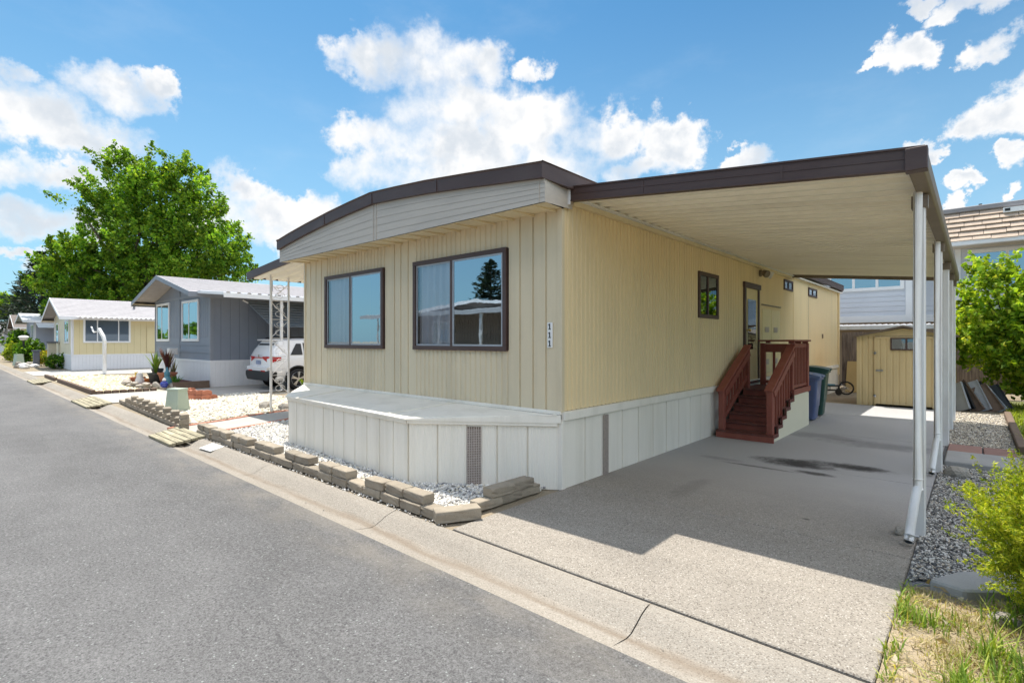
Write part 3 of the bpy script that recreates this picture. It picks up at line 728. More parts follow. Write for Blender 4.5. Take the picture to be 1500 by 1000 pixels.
def skirt_trim(p, q, z0, z1, out, name, parent, mat='white skirt'):
    p = Vector((*p, 0)); q = Vector((*q, 0)); d = (q - p).normalized(); nrm = Vector((d.y, -d.x, 0)); c = nrm * out / 2 + Vector((0, 0, (z0 + z1) / 2))
    return MB().bar(p + c, q + c, out, z1 - z0).build(name, mat, parent, bevel=.004)
skirt_run((HX1, HY0 + .01), (HX1, HY1), -.01, .72, .40, 'skirting', home, vents=((.78, .10),))
skirt_trim((HX1 - .01, HY0 + .0), (HX1 - .01, HY1), .715, .806, .05, 'skirting_trim', home)
MB().box(HX1 - .05, HX1 + .017, HY0 - .02, HY0 + .05, -.01, .72).build('skirting_corner', 'white skirt', home, bevel=.004)
# boxed hitch cover bulging out under the front windows
B = [(HX0, HY0 - .01), (-7.76, 3.56), (-4.59, 3.41), (HX1 - .04, HY0 - .02)]
cover = skirt_run(B[1], B[2], -.01, .655, .30, 'hitch_cover', home)
skirt_run(B[0], B[1], -.01, .655, .34, 'cover_side', cover)
skirt_run(B[2], B[3], -.01, .665, .33, 'cover_side', cover, vents=((.66, .15),))
for i in range(3): skirt_trim(B[i], B[i + 1], .655, .70, .028, 'cover_trim', cover)
mb = MB(); zb, zf = .775, .712
seams = [-8.3, -6.55, -5.05]
def topz(xx, yy): return zf + (zb - zf) * (yy - 3.41) / (HY0 - 3.41)
poly = [(B[0][0] - .03, B[0][1]), (B[1][0] - .03, B[1][1] - .04), (B[2][0] + .01, B[2][1] - .045), (B[3][0] + .05, B[3][1] - .01)]
vs = [(px_, py_, topz(px_, py_)) for px_, py_ in poly] + [(px_, py_, .692) for px_, py_ in poly]
mb.add(vs, [(0, 1, 2, 3), (0, 4, 5, 1), (1, 5, 6, 2), (2, 6, 7, 3), (7, 6, 5, 4)])
mb.build('cover_top', 'white skirt', cover)
for (xf, xb) in ((-7.3, -7.45), (-5.0, -4.86)):
    MB().bar((xf, 3.40 + .05, topz(0, 3.45) + .006), (xb, HY0 - .02, topz(0, HY0) + .006), .045, .012).build('cover_seam', 'white skirt', cover)
mb = MB(); mb.bar((-4.6, 3.42, topz(0, 3.42) + .004), (HX1 - .03, HY0 - .05, topz(0, HY0 - .05) + .004), .03, .010)
mb.build('cover_seam', 'white skirt', cover)
skirt_trim((HX0 - .01, HY0), (HX1 + .0, HY0), .775, .812, .03, 'skirting_trim', home)
# roof: soffit, metal band, brown edge and arched roof
FY = 3.95
arch = [(-8.96, 3.27), (-8.5, 3.335), (-7.9, 3.405), (-7.2, 3.475), (-6.6, 3.52), (-6.07, 3.55), (-5.5, 3.515), (-4.9, 3.47), (-4.2, 3.40), (-3.6, 3.335), (-3.12, 3.285)]
zsof = 2.905
mb = MB(); mb.add([(-8.95, FY + .02, zsof), (-3.13, FY + .02, zsof), (HX1, HY0 + .02, zsof + .03), (HX0, HY0 + .02, zsof + .03)], [(0, 1, 2, 3)])
for xg in np.arange(-8.7, -3.2, .30): mb.box(xg, xg + .012, FY + .03, HY0, zsof - .004, zsof + .02)
mb.build('soffit', 'cream soffit', home)
mb = MB(); n = 5
for i in range(len(arch) - 1):
    (xa, za), (xb, zb2) = arch[i], arch[i + 1]
    for k in range(n):
        fa, fb = k / n, (k + 1) / n
        A0 = zsof + (za - .15 - zsof) * fa; A1 = zsof + (za - .15 - zsof) * fb; B0 = zsof + (zb2 - .15 - zsof) * fa; B1 = zsof + (zb2 - .15 - zsof) * fb
        mb.quad((xa, FY - .0018, A0), (xb, FY - .0018, B0), (xb, FY + .0018, B1), (xa, FY + .0018, A1))
mb.box(-6.09, -6.075, FY - .008, FY, zsof - .005, 3.39); mb.box(-6.02, -6.01, FY - .007, FY, zsof - .005, 3.385); mb.box(-3.2, -3.19, FY - .007, FY, zsof, 3.12)
mb.quad((-3.13, FY, zsof), (HX1 + .02, HY0 + .16, zsof + .04), (HX1 + .02, HY0 + .16, 3.17), (-3.13, FY, 3.14))
mb.quad((-8.95, FY, zsof), (HX0 - .02, HY0 + .16, zsof + .04), (HX0 - .02, HY0 + .16, 3.17), (-8.95, FY, 3.14))
mb.build('fascia_band', 'grey band', home, fixn=False)
mb = MB()
for i in range(len(arch) - 1):
    (xa, za), (xb, zb2) = arch[i], arch[i + 1]; e = .004 if i % 2 else 0
    mb.add([(xa, FY - .045, za - .155), (xb, FY - .045, zb2 - .155), (xb, FY - .05, zb2 - .02), (xa, FY - .05, za - .02), (xa, FY - .065, za), (xb, FY - .065, zb2), (xa, FY + .1, za + .012), (xb, FY + .1, zb2 + .012), (xa, FY + .03, za - .155), (xb, FY + .03, zb2 - .155)],
           [(0, 1, 2, 3), (3, 2, 5, 4), (4, 5, 7, 6), (8, 9, 1, 0)])
for xg in (-7.35, -6.07, -4.72): 
    z = np.interp(xg, [a[0] for a in arch], [a[1] for a in arch]); mb.box(xg, xg + .025, FY - .055, FY, z - .158, z - .01)
for (xx, sg) in ((-3.12, 1), (-8.96, -1)):
    mb.add([(xx, FY - .05, 3.285), (xx, FY - .05, 3.13), (xx, HY1 + .3, 3.13), (xx, HY1 + .3, 3.285), (xx - sg * .05, FY - .05, 3.13), (xx - sg * .05, HY1 + .3, 3.13), (xx + sg * .015, FY - .06, 3.29), (xx + sg * .015, HY1 + .3, 3.29), (xx - sg * .10, FY, 3.30), (xx - sg * .10, HY1 + .3, 3.30)],
           [(0, 1, 2, 3), (1, 4, 5, 2), (0, 3, 7, 6), (6, 7, 9, 8)])
mb.box(-8.9, -3.15, HY1 + .28, HY1 + .3, 3.1, 3.28)
mb.build('roof_edge', 'brown trim', home, fixn=False)
mb = MB(); mb.sheet([(a[0], a[1] - .002) for a in arch], FY + .02, HY1 + .28, lambda p, y: (p[0], y, p[1])); mb.box(HX0, -3.13, HY0 + .1, HY1 + .2, 3.04, 3.06)
mb.build('roof', 'roof coat', home, fixn=False)
MB().box(HX1 - .0, HX1 + .045, HY0 + .16, 13.3, 2.99, 3.10).build('eave_trim', 'cream soffit', home)

# ------------------------------------------------------------------ carport
cp = thing('carport', 'long carport with cream pan ceiling, brown front edge and white posts over the driveway', 'carport', (-1.7, 8.8, 0))
CY0, CY1, CXL, CXR = 4.5, 13.25, HX1 + .045, -.275
zl = lambda xx: 3.065 - (xx + 3.2) * (.31 / 2.95)
mb = MB(); line = []; step = .215; nn = int((CY1 - CY0) / step)
for i in range(nn):
    yy = CY0 + .02 + i * step; line += [(yy, 0), (yy + .004, -.034), (yy + .040, -.034), (yy + .046, 0), (yy + .118, 0.), (yy + .120, -.014), (yy + .138, -.014), (yy + .141, 0)]
line.append((CY1, 0))
mb.sheet(line, CXL - .04, CXR - .03, lambda p, xx: (xx, p[0], zl(xx) + .03 + p[1])); mb.build('roof_pan', 'cream pan', cp, fixn=False)
mb = MB(); mb.sheet([(CY0, .085), (CY1, .085)], CXL - .03, CXR, lambda p, xx: (xx, p[0], zl(xx) + p[1])); mb.build('roof_top', 'roof coat', cp, fixn=False)
def fascia(mb, y0, y1):
    a = CXL; b = CXR + .02
    for (dz0, dz1, d) in ((-.045, .10, 0.), (.095, .109, .012), (-.047, -.036, .008), (.028, .036, .005)):
        mb.add([(a, y0 - d, zl(a) + dz0), (b, y0 - d, zl(b) + dz0), (b, y1 + d, zl(b) + dz0), (a, y1 + d, zl(a) + dz0), (a, y0 - d, zl(a) + dz1), (b, y0 - d, zl(b) + dz1), (b, y1 + d, zl(b) + dz1), (a, y1 + d, zl(a) + dz1)],
               [(0, 3, 2, 1), (4, 5, 6, 7), (0, 1, 5, 4), (1, 2, 6, 5), (2, 3, 7, 6), (3, 0, 4, 7)])
mb = MB(); fascia(mb, CY0 - .06, CY0 - .003)
for xs_ in (-2.35, -1.15): mb.box(xs_, xs_ + .02, CY0 - .064, CY0 - .05, zl(xs_) - .042, zl(xs_) + .09)
mb.build('front_fascia', 'brown trim', cp)
mb = MB(); fascia(mb, CY1 + .003, CY1 + .05); mb.build('rear_fascia', 'gutter brown', cp)
mb = MB(); zr = zl(CXR)
mb.prism([(CXR - .075, zr - .05), (CXR + .012, zr - .05), (CXR + .03, zr - .02), (CXR + .03, zr + .085), (CXR + .018, zr + .098), (CXR + .0, zr + .09), (CXR - .075, zr + .02)], CY0 - .066, CY1 + .054, 'y')
mb.build('side_gutter', 'gutter brown', cp, bevel=.004)
mb = MB(); mb.box(CXR - .09, CXR + .034, CY0 - .078, CY0 + .02, zr - .052, zr + .104); mb.build('gutter_end', 'brown trim', cp, bevel=.005)
MB().box(-3.19, -3.165, CY0 - .08, CY0 - .062, 2.98, 3.22).build('roof_strap', 'post white', cp)
PX = -.335
def cpost(y, spout):
    zt = zr - .06
    mb = MB(); mb.box(PX - .036, PX + .036, y - .036, y + .036, 0, zt); mb.box(PX - .05, PX + .05, y - .05, y + .05, 0, .008)
    for s in (-1, 1): mb.box(PX + s * .037 - .003, PX + s * .037 + .003, y - .012, y + .012, .02, zt)
    p = mb.build('post', 'post white', cp, bevel=.006)
    MB().box(PX - .05, PX + .055, y - .05, y + .05, zt - .10, zt - .004).build('bracket', 'gutter brown', p)
    if spout:
        yb = y - .085
        mb = MB(); mb.tube([(PX - .005, yb, zt + .02), (PX - .005, yb, .42), (PX - .015, yb - .03, .36), (PX - .04, yb - .20, .10), (PX - .043, yb - .235, .045)], .031, 14, cap=False)
        mb.tube([(PX - .041, yb - .215, .075), (PX - .045, yb - .245, .035)], .037, 14, cap=False); mb.tube([(PX - .005, yb, .47), (PX - .005, yb, .39)], .036, 14)
        mb.build('downspout', 'post white', cp, smooth=True)
        MB().lathe([(.0, 0), (.030, .002)], (0, 0, 0), 14).xform(Matrix.Translation((PX - .0435, yb - .236, .05)) @ Euler((R(60), 0, 0)).to_matrix().to_4x4()).build('spout_mouth', 'black plastic', cp)
for yy, s in ((5.22, True), (7.92, True), (9.98, False), (11.75, False), (13.1, False)): cpost(yy, s)

# ------------------------------------------------------------------ red porch steps
st = thing('porch_steps', 'dark red wooden porch steps with two slatted railings and a cream side panel', 'steps', (-2.7, 9.6, 0))
SX0, SX1 = HX1 + .03, -2.29; rise = .117; run = .232; y0 = 8.42
MB().box(SX0 + .06, SX1 + .02, y0, y0 + .02, 0, rise).build('riser', 'red wood', st)
for k in range(1, 7):
    yk = y0 + .05 + (k - 1) * run; z = rise * k
    if k < 6:
        MB().box(SX0 + .06, SX1 + (.02 if k == 1 else -.03), yk - .05 if k > 1 else y0 - .012, yk + run + .004, z - .028, z).build('tread', 'red tread', st, bevel=.006)
        MB().box(SX0 + .09, SX1 - .05, yk + run - .004, yk + run + .014, z, z + rise - .028).build('riser', 'red wood', st)
yl = y0 + .05 + 5 * run; zl6 = rise * 6
mb = MB()
for k in range(8): mb.box(SX0 + .01, SX1 - .02, yl - .03 + k * .149, yl - .03 + k * .149 + .143, zl6 - .03, zl6)
mb.build('landing', 'red tread', st, bevel=.004)
yE = yl + 1.16
# stepped cream side panel
poly = [(y0 + .03, 0)]
for k in range(1, 6): poly += [(y0 + .05 + (k - 1) * run + .02, rise * k - .035), (y0 + .05 + k * run + .02, rise * k - .035)]
poly += [(yl + .02, zl6 - .035), (yE - .02, zl6 - .035), (yE - .02, 0)]
MB().prism(poly, SX1 - .03, SX1 - .012, 'x').build('side_panel', 'cream panel', st)
MB().box(SX0 + .05, SX1 - .03, yE - .04, yE - .02, 0, zl6 - .03).build('rear_panel', 'cream panel', st)
mb = MB()
for k in range(1, 6):
    yk = y0 + .05 + (k - 1) * run; mb.box(SX1 - .012, SX1 + .014, yk - .03, yk + run + .02, rise * k - .055, rise * k - .005); mb.box(SX1 - .012, SX1 + .012, yk + run - .03, yk + run + .018, rise * k, rise * (k + 1) - .055)
mb.build('stringer', 'red tread', st)
MB().box(SX1 - .02, SX1 + .012, yl, yE, zl6 - .07, zl6 + .02).build('landing_rim', 'red wood', st)
def rail(x, top_y, kind, inner):
    r = thing if False else None
    zb0, zt0 = rise + .0, .76 if inner else .80
    ya, yb = y0 + .10, top_y; zt1 = zt0 + (yb - ya) * (rise / run) + (.03 if inner else .02)
    mb = MB(); mb.box(x - .045, x + .045, ya - .045, ya + .045, rise * .9, zt0 - .02); rl = mb.build('newel_post', 'red wood', st, bevel=.006)
    MB().box(x - .045, x + .045, yb - .045, yb + .045, zl6 * .4 if inner else zl6 - .1, zt1 + .0).build('post', 'red wood', st, bevel=.006)
    mb = MB(); sl_ = (zt1 - zt0) / (yb - ya)
    mb.bar((x, ya - .10, zt0 - .10 * sl_ + .035), (x, yb + .06, zt1 + .06 * sl_ + .035), .125, .032); hr = mb.build('handrail', 'red wood', st, bevel=.005)
    mb = MB(); mb.bar((x + .05, ya, zt0 - .07), (x + .05, yb, zt1 - .07), .03, .10); mb.bar((x - .05, ya, zt0 - .07), (x - .05, yb, zt1 - .07), .03, .10); mb.build('upper_rail', 'red wood', st, bevel=.004)
    zlo = rise + .14
    mb = MB(); mb.bar((x, ya, zlo + .02), (x, yb, zlo + .02 + (yb - ya) * sl_), .045, .085) if inner else None
    if inner: mb.build('lower_rail', 'red wood', st, bevel=.004)
    n = 8
    for k in range(1, n):
        u = k / n; yy = ya + (yb - ya) * u; zt = zt0 + (zt1 - zt0) * u
        zb = (zlo + (yy - ya) * sl_) if inner else rise * (1 + int((yy - y0 - .03) / run)) + .0
        MB().box(x - .018, x + .018, yy - .018, yy + .018, zb, zt - .06).build('baluster', 'red wood', st)
    return zt1
zr1 = rail(SX0 + .12, yl + .10, 'in', True)
zr2 = rail(SX1 - .055, yl + .06, 'out', False)
# landing railing
xo = SX1 - .055; ze = zl6 + .80
MB().box(xo - .045, xo + .045, yE - .09, yE, zl6 - .1, ze).build('post', 'red wood', st, bevel=.006)
MB().box(xo - .07, xo + .07, yl + .02, yE + .03, ze + .035, ze + .067).build('handrail', 'red wood', st, bevel=.005)
MB().box(xo - .02, xo + .02, yl + .1, yE - .09, ze - .07, ze - .0).build('upper_rail', 'red wood', st, bevel=.004)
MB().box(xo - .02, xo + .02, yl + .1, yE - .09, zl6 + .03, zl6 + .08).build('lower_rail', 'red wood', st, bevel=.004)
mb = MB(); [mb.box(xo - .045, xo + .045, yy, yy + .06, ze, ze + .036) for yy in (yl + .1, yl + .55, yE - .12)]; mb.build('rail_block', 'red wood', st)
for k in range(9): yy = yl + .17 + k * .103; MB().box(xo - .018, xo + .018, yy - .018, yy + .018, zl6 + .08, ze - .07).build('baluster', 'red wood', st)
xa = SX0 + .06
MB().box(xa - .0, xa + .09, yE - .09, yE, zl6 - .1, ze).build('post', 'red wood', st, bevel=.006)
MB().box(xa - .03, xo - .075, yE - .11, yE + .03, ze + .035, ze + .067).build('handrail', 'red wood', st, bevel=.005)
MB().box(xa + .09, xo - .045, yE - .065, yE - .025, ze - .17, ze - .01).build('upper_rail', 'red wood', st, bevel=.004)
MB().box(xa + .09, xo - .045, yE - .065, yE - .025, zl6 + .03, zl6 + .09).build('lower_rail', 'red wood', st, bevel=.004)
for k in range(3): xx = xa + .24 + k * .145; MB().box(xx - .022, xx + .022, yE - .06, yE - .03, zl6 + .09, ze - .17).build('baluster', 'red wood', st)
mb = MB(); [mb.box(xx, xx + .07, yE - .08, yE - .01, ze, ze + .036) for xx in (xa + .1, xo - .2)]; mb.build('rail_block', 'red wood', st)
# blue box on the landing
bx = MB().prism([(-.11, 0), (.11, 0), (.13, .15), (-.13, .15)], -.08, .08, 'y'); bx.box(-.14, .14, -.09, .09, .145, .16); bx.xform(Matrix.Translation((SX1 - .22, yl + .36, zl6 + .002)))
b = bx.build('storage_tub', 'bin blue lid', bevel=.006); rebase(b, (SX1 - .22, yl + .36, zl6)); tag(b, 'small blue plastic tub on the porch landing behind the red railing', 'tub')
# ------------------------------------------------------------------ loose gravel
ICO = None
def ico():
    bm = bmesh.new(); bmesh.ops.create_icosphere(bm, subdivisions=1, radius=1.); v = np.array([p.co[:] for p in bm.verts], np.float32); f = np.array([[q.index for q in p.verts] for p in bm.faces], np.int32); bm.free(); return v, f
IV, IF = ico()
def inside(poly, x, y):
    x = np.asarray(x); y = np.asarray(y); r = np.zeros(x.shape, bool); n = len(poly)
    for i in range(n):
        (x1, y1), (x2, y2) = poly[i], poly[(i + 1) % n]
        c = ((y1 > y) != (y2 > y)) & (x < (x2 - x1) * (y - y1) / (y2 - y1 + 1e-12) + x1); r ^= c
    return r
def pebbles(name, poly, n, r0, r1, cols, wts, label, group=None, z0=0., cat='gravel', pile=.012):
    xs_ = [p[0] for p in poly]; ys_ = [p[1] for p in poly]
    x = rng.uniform(min(xs_), max(xs_), n * 3); y = rng.uniform(min(ys_), max(ys_), n * 3)
    k = inside(poly, x, y); x = x[k][:n]; y = y[k][:n]; n = len(x)
    s = rng.uniform(r0, r1, (n, 1)) * rng.uniform(.65, 1.25, (n, 3)); s[:, 2] *= .72
    V = IV[None] * (1 + rng.normal(0, .13, (n, len(IV), 1))) * s[:, None, :]
    a = rng.uniform(0, 6.283, n); c, q = np.cos(a), np.sin(a); t = rng.normal(0, .4, n)
    X = V[..., 0] * c[:, None] - V[..., 1] * q[:, None]; Y = V[..., 0] * q[:, None] + V[..., 1] * c[:, None]; Z = V[..., 2] + X * np.sin(t)[:, None]
    P = np.stack([X + x[:, None], Y + y[:, None], Z + (z0 + s[:, 2] * .45 + rng.uniform(0, pile, n))[:, None]], -1).reshape(-1, 3)
    F = (IF[None] + (np.arange(n) * len(IV))[:, None, None]).reshape(-1, 3)
    pick = rng.choice(len(cols), n, p=np.array(wts) / sum(wts)); T = np.array(cols, np.float32)[pick] * rng.uniform(.8, 1.12, (n, 1))
    o = np_mesh(name, P, F, 'pebble', tint=np.repeat(np.clip(T, 0, 1), len(IF), 0)); tag(o, label, cat, group, 'stuff'); return o
WH = [(.76, .74, .70), (.66, .64, .60), (.48, .47, .47), (.66, .60, .48), (.25, .25, .26)]
pebbles('white_gravel', [(-9.42, 3.03), (-3.36, 3.03), (-3.36, 4.3), (-4.55, 3.45), (-7.72, 3.6), (-8.84, 4.36), (-9.0, 6.2), (-9.55, 6.2), (-9.95, 4.4), (-9.6, 3.6)], 13000, .010, .022, WH, (5, 3, 2, 1.2, .8), 'bed of white gravel between the tan block edging and the hitch cover')
pebbles('white_gravel', [(-15.85, 3.12), (-10.75, 2.98), (-11.35, 4.7), (-11.42, 6.6), (-15.9, 6.2)], 6500, .022, .042, [(.82, .77, .66), (.72, .66, .55), (.55, .52, .46), (.66, .56, .40)], (5, 3, 1.5, 1.2), 'wide bed of cream white gravel round the green utility pedestal')
pebbles('grey_gravel', [(-.33, 4.2), (.0, 4.45), (.42, 4.8), (.42, 8.3), (-.33, 8.3)], 15000, .006, .0125, [(.64, .61, .57), (.38, .36, .33), (.16, .155, .15), (.50, .43, .35)], (3, 3, 3, 1), 'strip of mixed grey gravel beside the carport posts')
pebbles('grey_gravel', [(-.33, 10.05), (.42, 10.0), (.42, 14.7), (-.33, 14.7)], 7000, .008, .018, [(.62, .54, .42), (.45, .40, .33), (.26, .24, .22), (.66, .62, .55)], (3, 3, 2, 2), 'strip of buff gravel between the red pavers and the shed')
pebbles('cream_gravel', [(-29.2, 3.1), (-26.3, 3.1), (-19.1, 3.08), (-19.15, 4.2), (-22.3, 4.3), (-22.6, 6.), (-26, 5.9), (-30, 4.2)], 4200, .03, .06, [(.80, .70, .48), (.70, .60, .40), (.84, .78, .62)], (3, 2, 2), 'bed of cream gravel in front of the grey home')
# scattered stones and litter on the road edge
pebbles('loose_grit', [(-14, 2.0), (.2, 2.0), (.2, 2.6), (-14, 2.6)], 160, .003, .007, [(.40, .37, .32), (.28, .25, .21), (.18, .16, .14)], (2, 2, 1), 'loose grit lying along the concrete gutter', z0=-.074, pile=.0)

pebbles('loose_grit', [(-9.5, 2.80), (-3.3, 2.80), (-3.3, 2.89), (-9.5, 2.89)], 420, .005, .014, [(.70, .68, .64), (.48, .45, .41), (.25, .22, .19)], (2, 2, 1.5), 'chips of gravel and grit spilled along the foot of the block edging', z0=-.004, pile=.0)
# ------------------------------------------------------------------ retaining blocks
def block_mesh(L, D, H, seed):
    r = random.Random(seed); bm = bmesh.new(); bmesh.ops.create_cube(bm, size=1.)
    bmesh.ops.scale(bm, vec=(L, D, H), verts=bm.verts)
    bmesh.ops.subdivide_edges(bm, edges=bm.edges[:], cuts=3, use_grid_fill=True)
    for v in bm.verts:
        if v.co.y < -D / 2 + .002: v.co.y += r.uniform(-.004, .004) - .003 * math.cos(v.co.x / L * math.pi)
        v.co.x += r.uniform(-.0015, .0015); v.co.z += r.uniform(-.002, .002)
    es = [e for e in bm.edges if len(e.link_faces) == 2 and e.calc_face_angle(0) > .9]
    bmesh.ops.bevel(bm, geom=es, offset=.006, segments=1, affect='EDGES')
    bmesh.ops.translate(bm, vec=(0, 0, H / 2), verts=bm.verts)
    me = bpy.data.meshes.new('retaining_block'); bm.to_mesh(me); bm.free(); me.materials.append(MATS['block tan']); return me
BL = [block_mesh(.298, .13, .086, s) for s in range(4)]; BS = [block_mesh(.20, .14, .094, s + 9) for s in range(2)]; BLong = block_mesh(.40, .15, .10, 30)
BH = .088
def put_block(x, y, z, rz, label, group, me=None, i=0):
    o = bpy.data.objects.new('retaining_block', me or BL[i % 4]); COL.objects.link(o); o.location = (x, y, z); o.rotation_euler = (0, 0, rz); ORG[o] = Vector((0, 0, 0))
    return tag(o, label, 'garden block', group)
GB = 'tan blocks edging the white gravel before the tan home'
NB = 20; x_l, x_r = -9.42, -3.52; pitch = (x_r - x_l) / (NB - 1)
rb = random.Random(4)
for i in range(NB):
    put_block(x_l + i * pitch + rb.uniform(-.008, .008), 2.93 + rb.uniform(-.012, .012), 0.0, rb.uniform(-.05, .05), ORD[NB - 1 - i] + ' tan block from the driveway in the bottom row of the long wall', GB, i=i)
tops = [(19 - .9, 3), (19 - 5.0, 2), (19 - 7.9, 2), (19 - 10.8, 2), (19 - 13.4, 2), (19 - 15.9, 2), (19 - 18.2, 2)]
for gi, (e, n) in enumerate(tops):
    for k in range(n):
        xx = x_l + (e - k) * pitch
        put_block(xx + rb.uniform(-.01, .01), 2.945 + rb.uniform(-.015, .012), BH, rb.uniform(-.07, .07), ORD[k] + ' tan block from the right in the ' + ORD[gi] + ' upper run from the driveway', GB, i=gi + k * 3)
put_block(-3.36, 3.02, 0, R(62), 'long tan garden block set at an angle at the driveway end of the low wall', None, BLong)
for k, (yy, z, l) in enumerate(((3.42, 0, 0), (3.70, 0, 1), (3.98, 0, 2), (3.58, BH, 3), (3.87, BH, 1))):
    put_block(-3.40 + .012 * k * .3, yy, z, R(87), [ 'nearest block in the bottom row of the short wall along the driveway', 'middle block in the bottom row of the short wall along the driveway', 'farthest block in the bottom row of the short wall along the driveway', 'nearer block in the upper row of the short wall along the driveway', 'farther block in the upper row of the short wall along the driveway'][k], 'tan blocks along the driveway edge', i=l)
G2 = 'jagged dark block wall beside the green pedestal'
n2 = 19
for i in range(n2):
    u = i / (n2 - 1); xx = -15.75 + (5.35) * u; yy = 3.08 - .20 * u
    put_block(xx, yy, -.0, rb.uniform(-.05, .05), ORD[n2 - 1 - i] + ' bottom row block from the walkway in the jagged wall by the green pedestal', G2, i=i)
    if i > 1: put_block(xx + .06, yy + .01, BH, R(-22) + rb.uniform(-.06, .06), ORD[n2 - 1 - i] + ' twisted upper block from the walkway in the jagged wall by the pedestal', G2, me=BS[i % 2])
    if i > 2 and i % 2 == 0: put_block(xx - .02, yy + .03, 2 * BH, R(-15) + rb.uniform(-.08, .08), ORD[(n2 - 1 - i) // 2] + ' topmost block from the walkway in the jagged wall by the pedestal', G2, i=i)

# ------------------------------------------------------------------ small porch roof and trellis post on the home's left side
pa = thing('porch_awning', 'small flat porch roof with brown edge on the left side of the tan home', 'porch roof', (-10.6, 6.5, 0))
AX0, AX1, AY0, AY1 = -12.35, -8.98, 4.72, 10.5
za = lambda xx: 2.97 + (xx - AX0) * .085
mb = MB(); line = []; yy = AY0 + .02
while yy < AY1: line += [(yy, 0), (yy + .03, .05), (yy + .09, .05), (yy + .12, 0), (yy + .26, 0)]; yy += .28
mb.sheet(line, AX0, AX1, lambda p, xx: (xx, p[0], za(xx) + p[1])); mb.build('roof_pan', 'cream pan', pa, fixn=False)
mb = MB(); mb.sheet([(AY0, .06), (AY1, .06)], AX0, AX1, lambda p, xx: (xx, p[0], za(xx) + p[1])); mb.build('roof_top', 'roof coat', pa, fixn=False)
mb = MB(); mb.bar((AX0 - .02, AY0, za(AX0) + .05), (AX1, AY0, za(AX1) + .05), .04, .17); mb.build('front_fascia', 'brown trim', pa, bevel=.004)
mb = MB(); mb.box(AX0 - .05, AX0 - .02, AY0, AY1, za(AX0) + .005, za(AX0) + .12); mb.build('side_edge', 'brown trim', pa)
tp = []
for (x, y) in ((-12.05, 5.12), (-11.75, 4.98), (-11.83, 5.42)):
    mb = MB(); zt = za(x) - .0; mb.box(x - .017, x + .017, y - .017, y + .017, 0, zt); tp.append(mb.build('post', 'post white', pa))
def scroll(ax, ay, bx, by, z0, z1, nm):
    mb = MB(); a = Vector((ax, ay, 0)); b = Vector((bx, by, 0)); L = (b - a).length
    P = lambda u, z: tuple(a.lerp(b, u) + Vector((0, 0, z)))
    z = z0; i = 0
    while z < z1 - .3:
        mb.bar(P(0, z), P(1, z), .012); s = 1 if i % 2 else -1
        mb.bar(P(.05 if s > 0 else .95, z + .02), P(.95 if s > 0 else .05, z + .38), .011)
        mb.tube([P(.5 + .30 * math.cos(t) * (1 - t / 14), z + .12 + .085 * math.sin(t) * (1 - t / 14)) for t in np.linspace(0, 7.5, 16)], .006, 5)
        mb.tube([P(.5 - .30 * math.cos(t) * (1 - t / 14), z + .31 - .085 * math.sin(t) * (1 - t / 14)) for t in np.linspace(0, 7.5, 16)], .006, 5)
        z += .42; i += 1
    mb.bar(P(0, z1), P(1, z1), .012); return mb.build('scrollwork', 'post white', pa)
scroll(-11.75, 4.98, -11.83, 5.42, .35, 2.75, 'a'); scroll(-12.05, 5.12, -11.75, 4.98, .35, .9, 'b')
# white downpipe beyond the trellis
mb = MB(); mb.box(-11.68, -11.56, 6.3, 6.42, .1, 1.75); p = mb.build('meter_post', 'post white', bevel=.006); rebase(p, (-11.62, 6.36, 0)); tag(p, 'short white post behind the trellis posts beside the parked car', 'post')
# flat stones round the trellis foot
def rock(name, x, y, z, sx, sy, sz, mat, label, cat, group=None, seed=0, rz=0.):
    r = random.Random(seed); bm = bmesh.new(); bmesh.ops.create_icosphere(bm, subdivisions=2, radius=1.)
    for v in bm.verts: v.co *= 1 + r.uniform(-.14, .14)
    for v in bm.verts: v.co.x *= sx; v.co.y *= sy; v.co.z = max(v.co.z * sz, -sz * .4) + sz * .4
    me = bpy.data.meshes.new(name); bm.to_mesh(me); bm.free(); me.materials.append(MATS[mat])
    o = bpy.data.objects.new(name, me); COL.objects.link(o); o.location = (x, y, z); o.rotation_euler = (0, 0, rz); ORG[o] = Vector((0, 0, 0)); return tag(o, label, cat, group)
rock('flat_stone', -12.1, 5.0, 0, .17, .14, .13, 'rock', 'round brown stone at the foot of the left trellis post', 'stone', None, 1)
rock('flat_stone', -11.6, 5.25, 0, .20, .15, .10, 'rock', 'flat brown stone at the foot of the right trellis posts', 'stone', None, 2)
for k, (x, y, s) in enumerate(((-12.6, 5.0, .22), (-12.5, 5.45, .28), (-12.0, 4.75, .2), (-13.1, 5.6, .3))):
    rock('stepping_stone', x, y, 0, s, s * .7, .03, 'flag stone', 'flat buff stepping stone in cream gravel, ' + ['just left of the trellis foot', 'behind the left trellis post', 'in front of the trellis by the walkway', 'farthest left of the trellis'][k], 'stepping stone', 'stepping stones near the trellis', 10 + k)
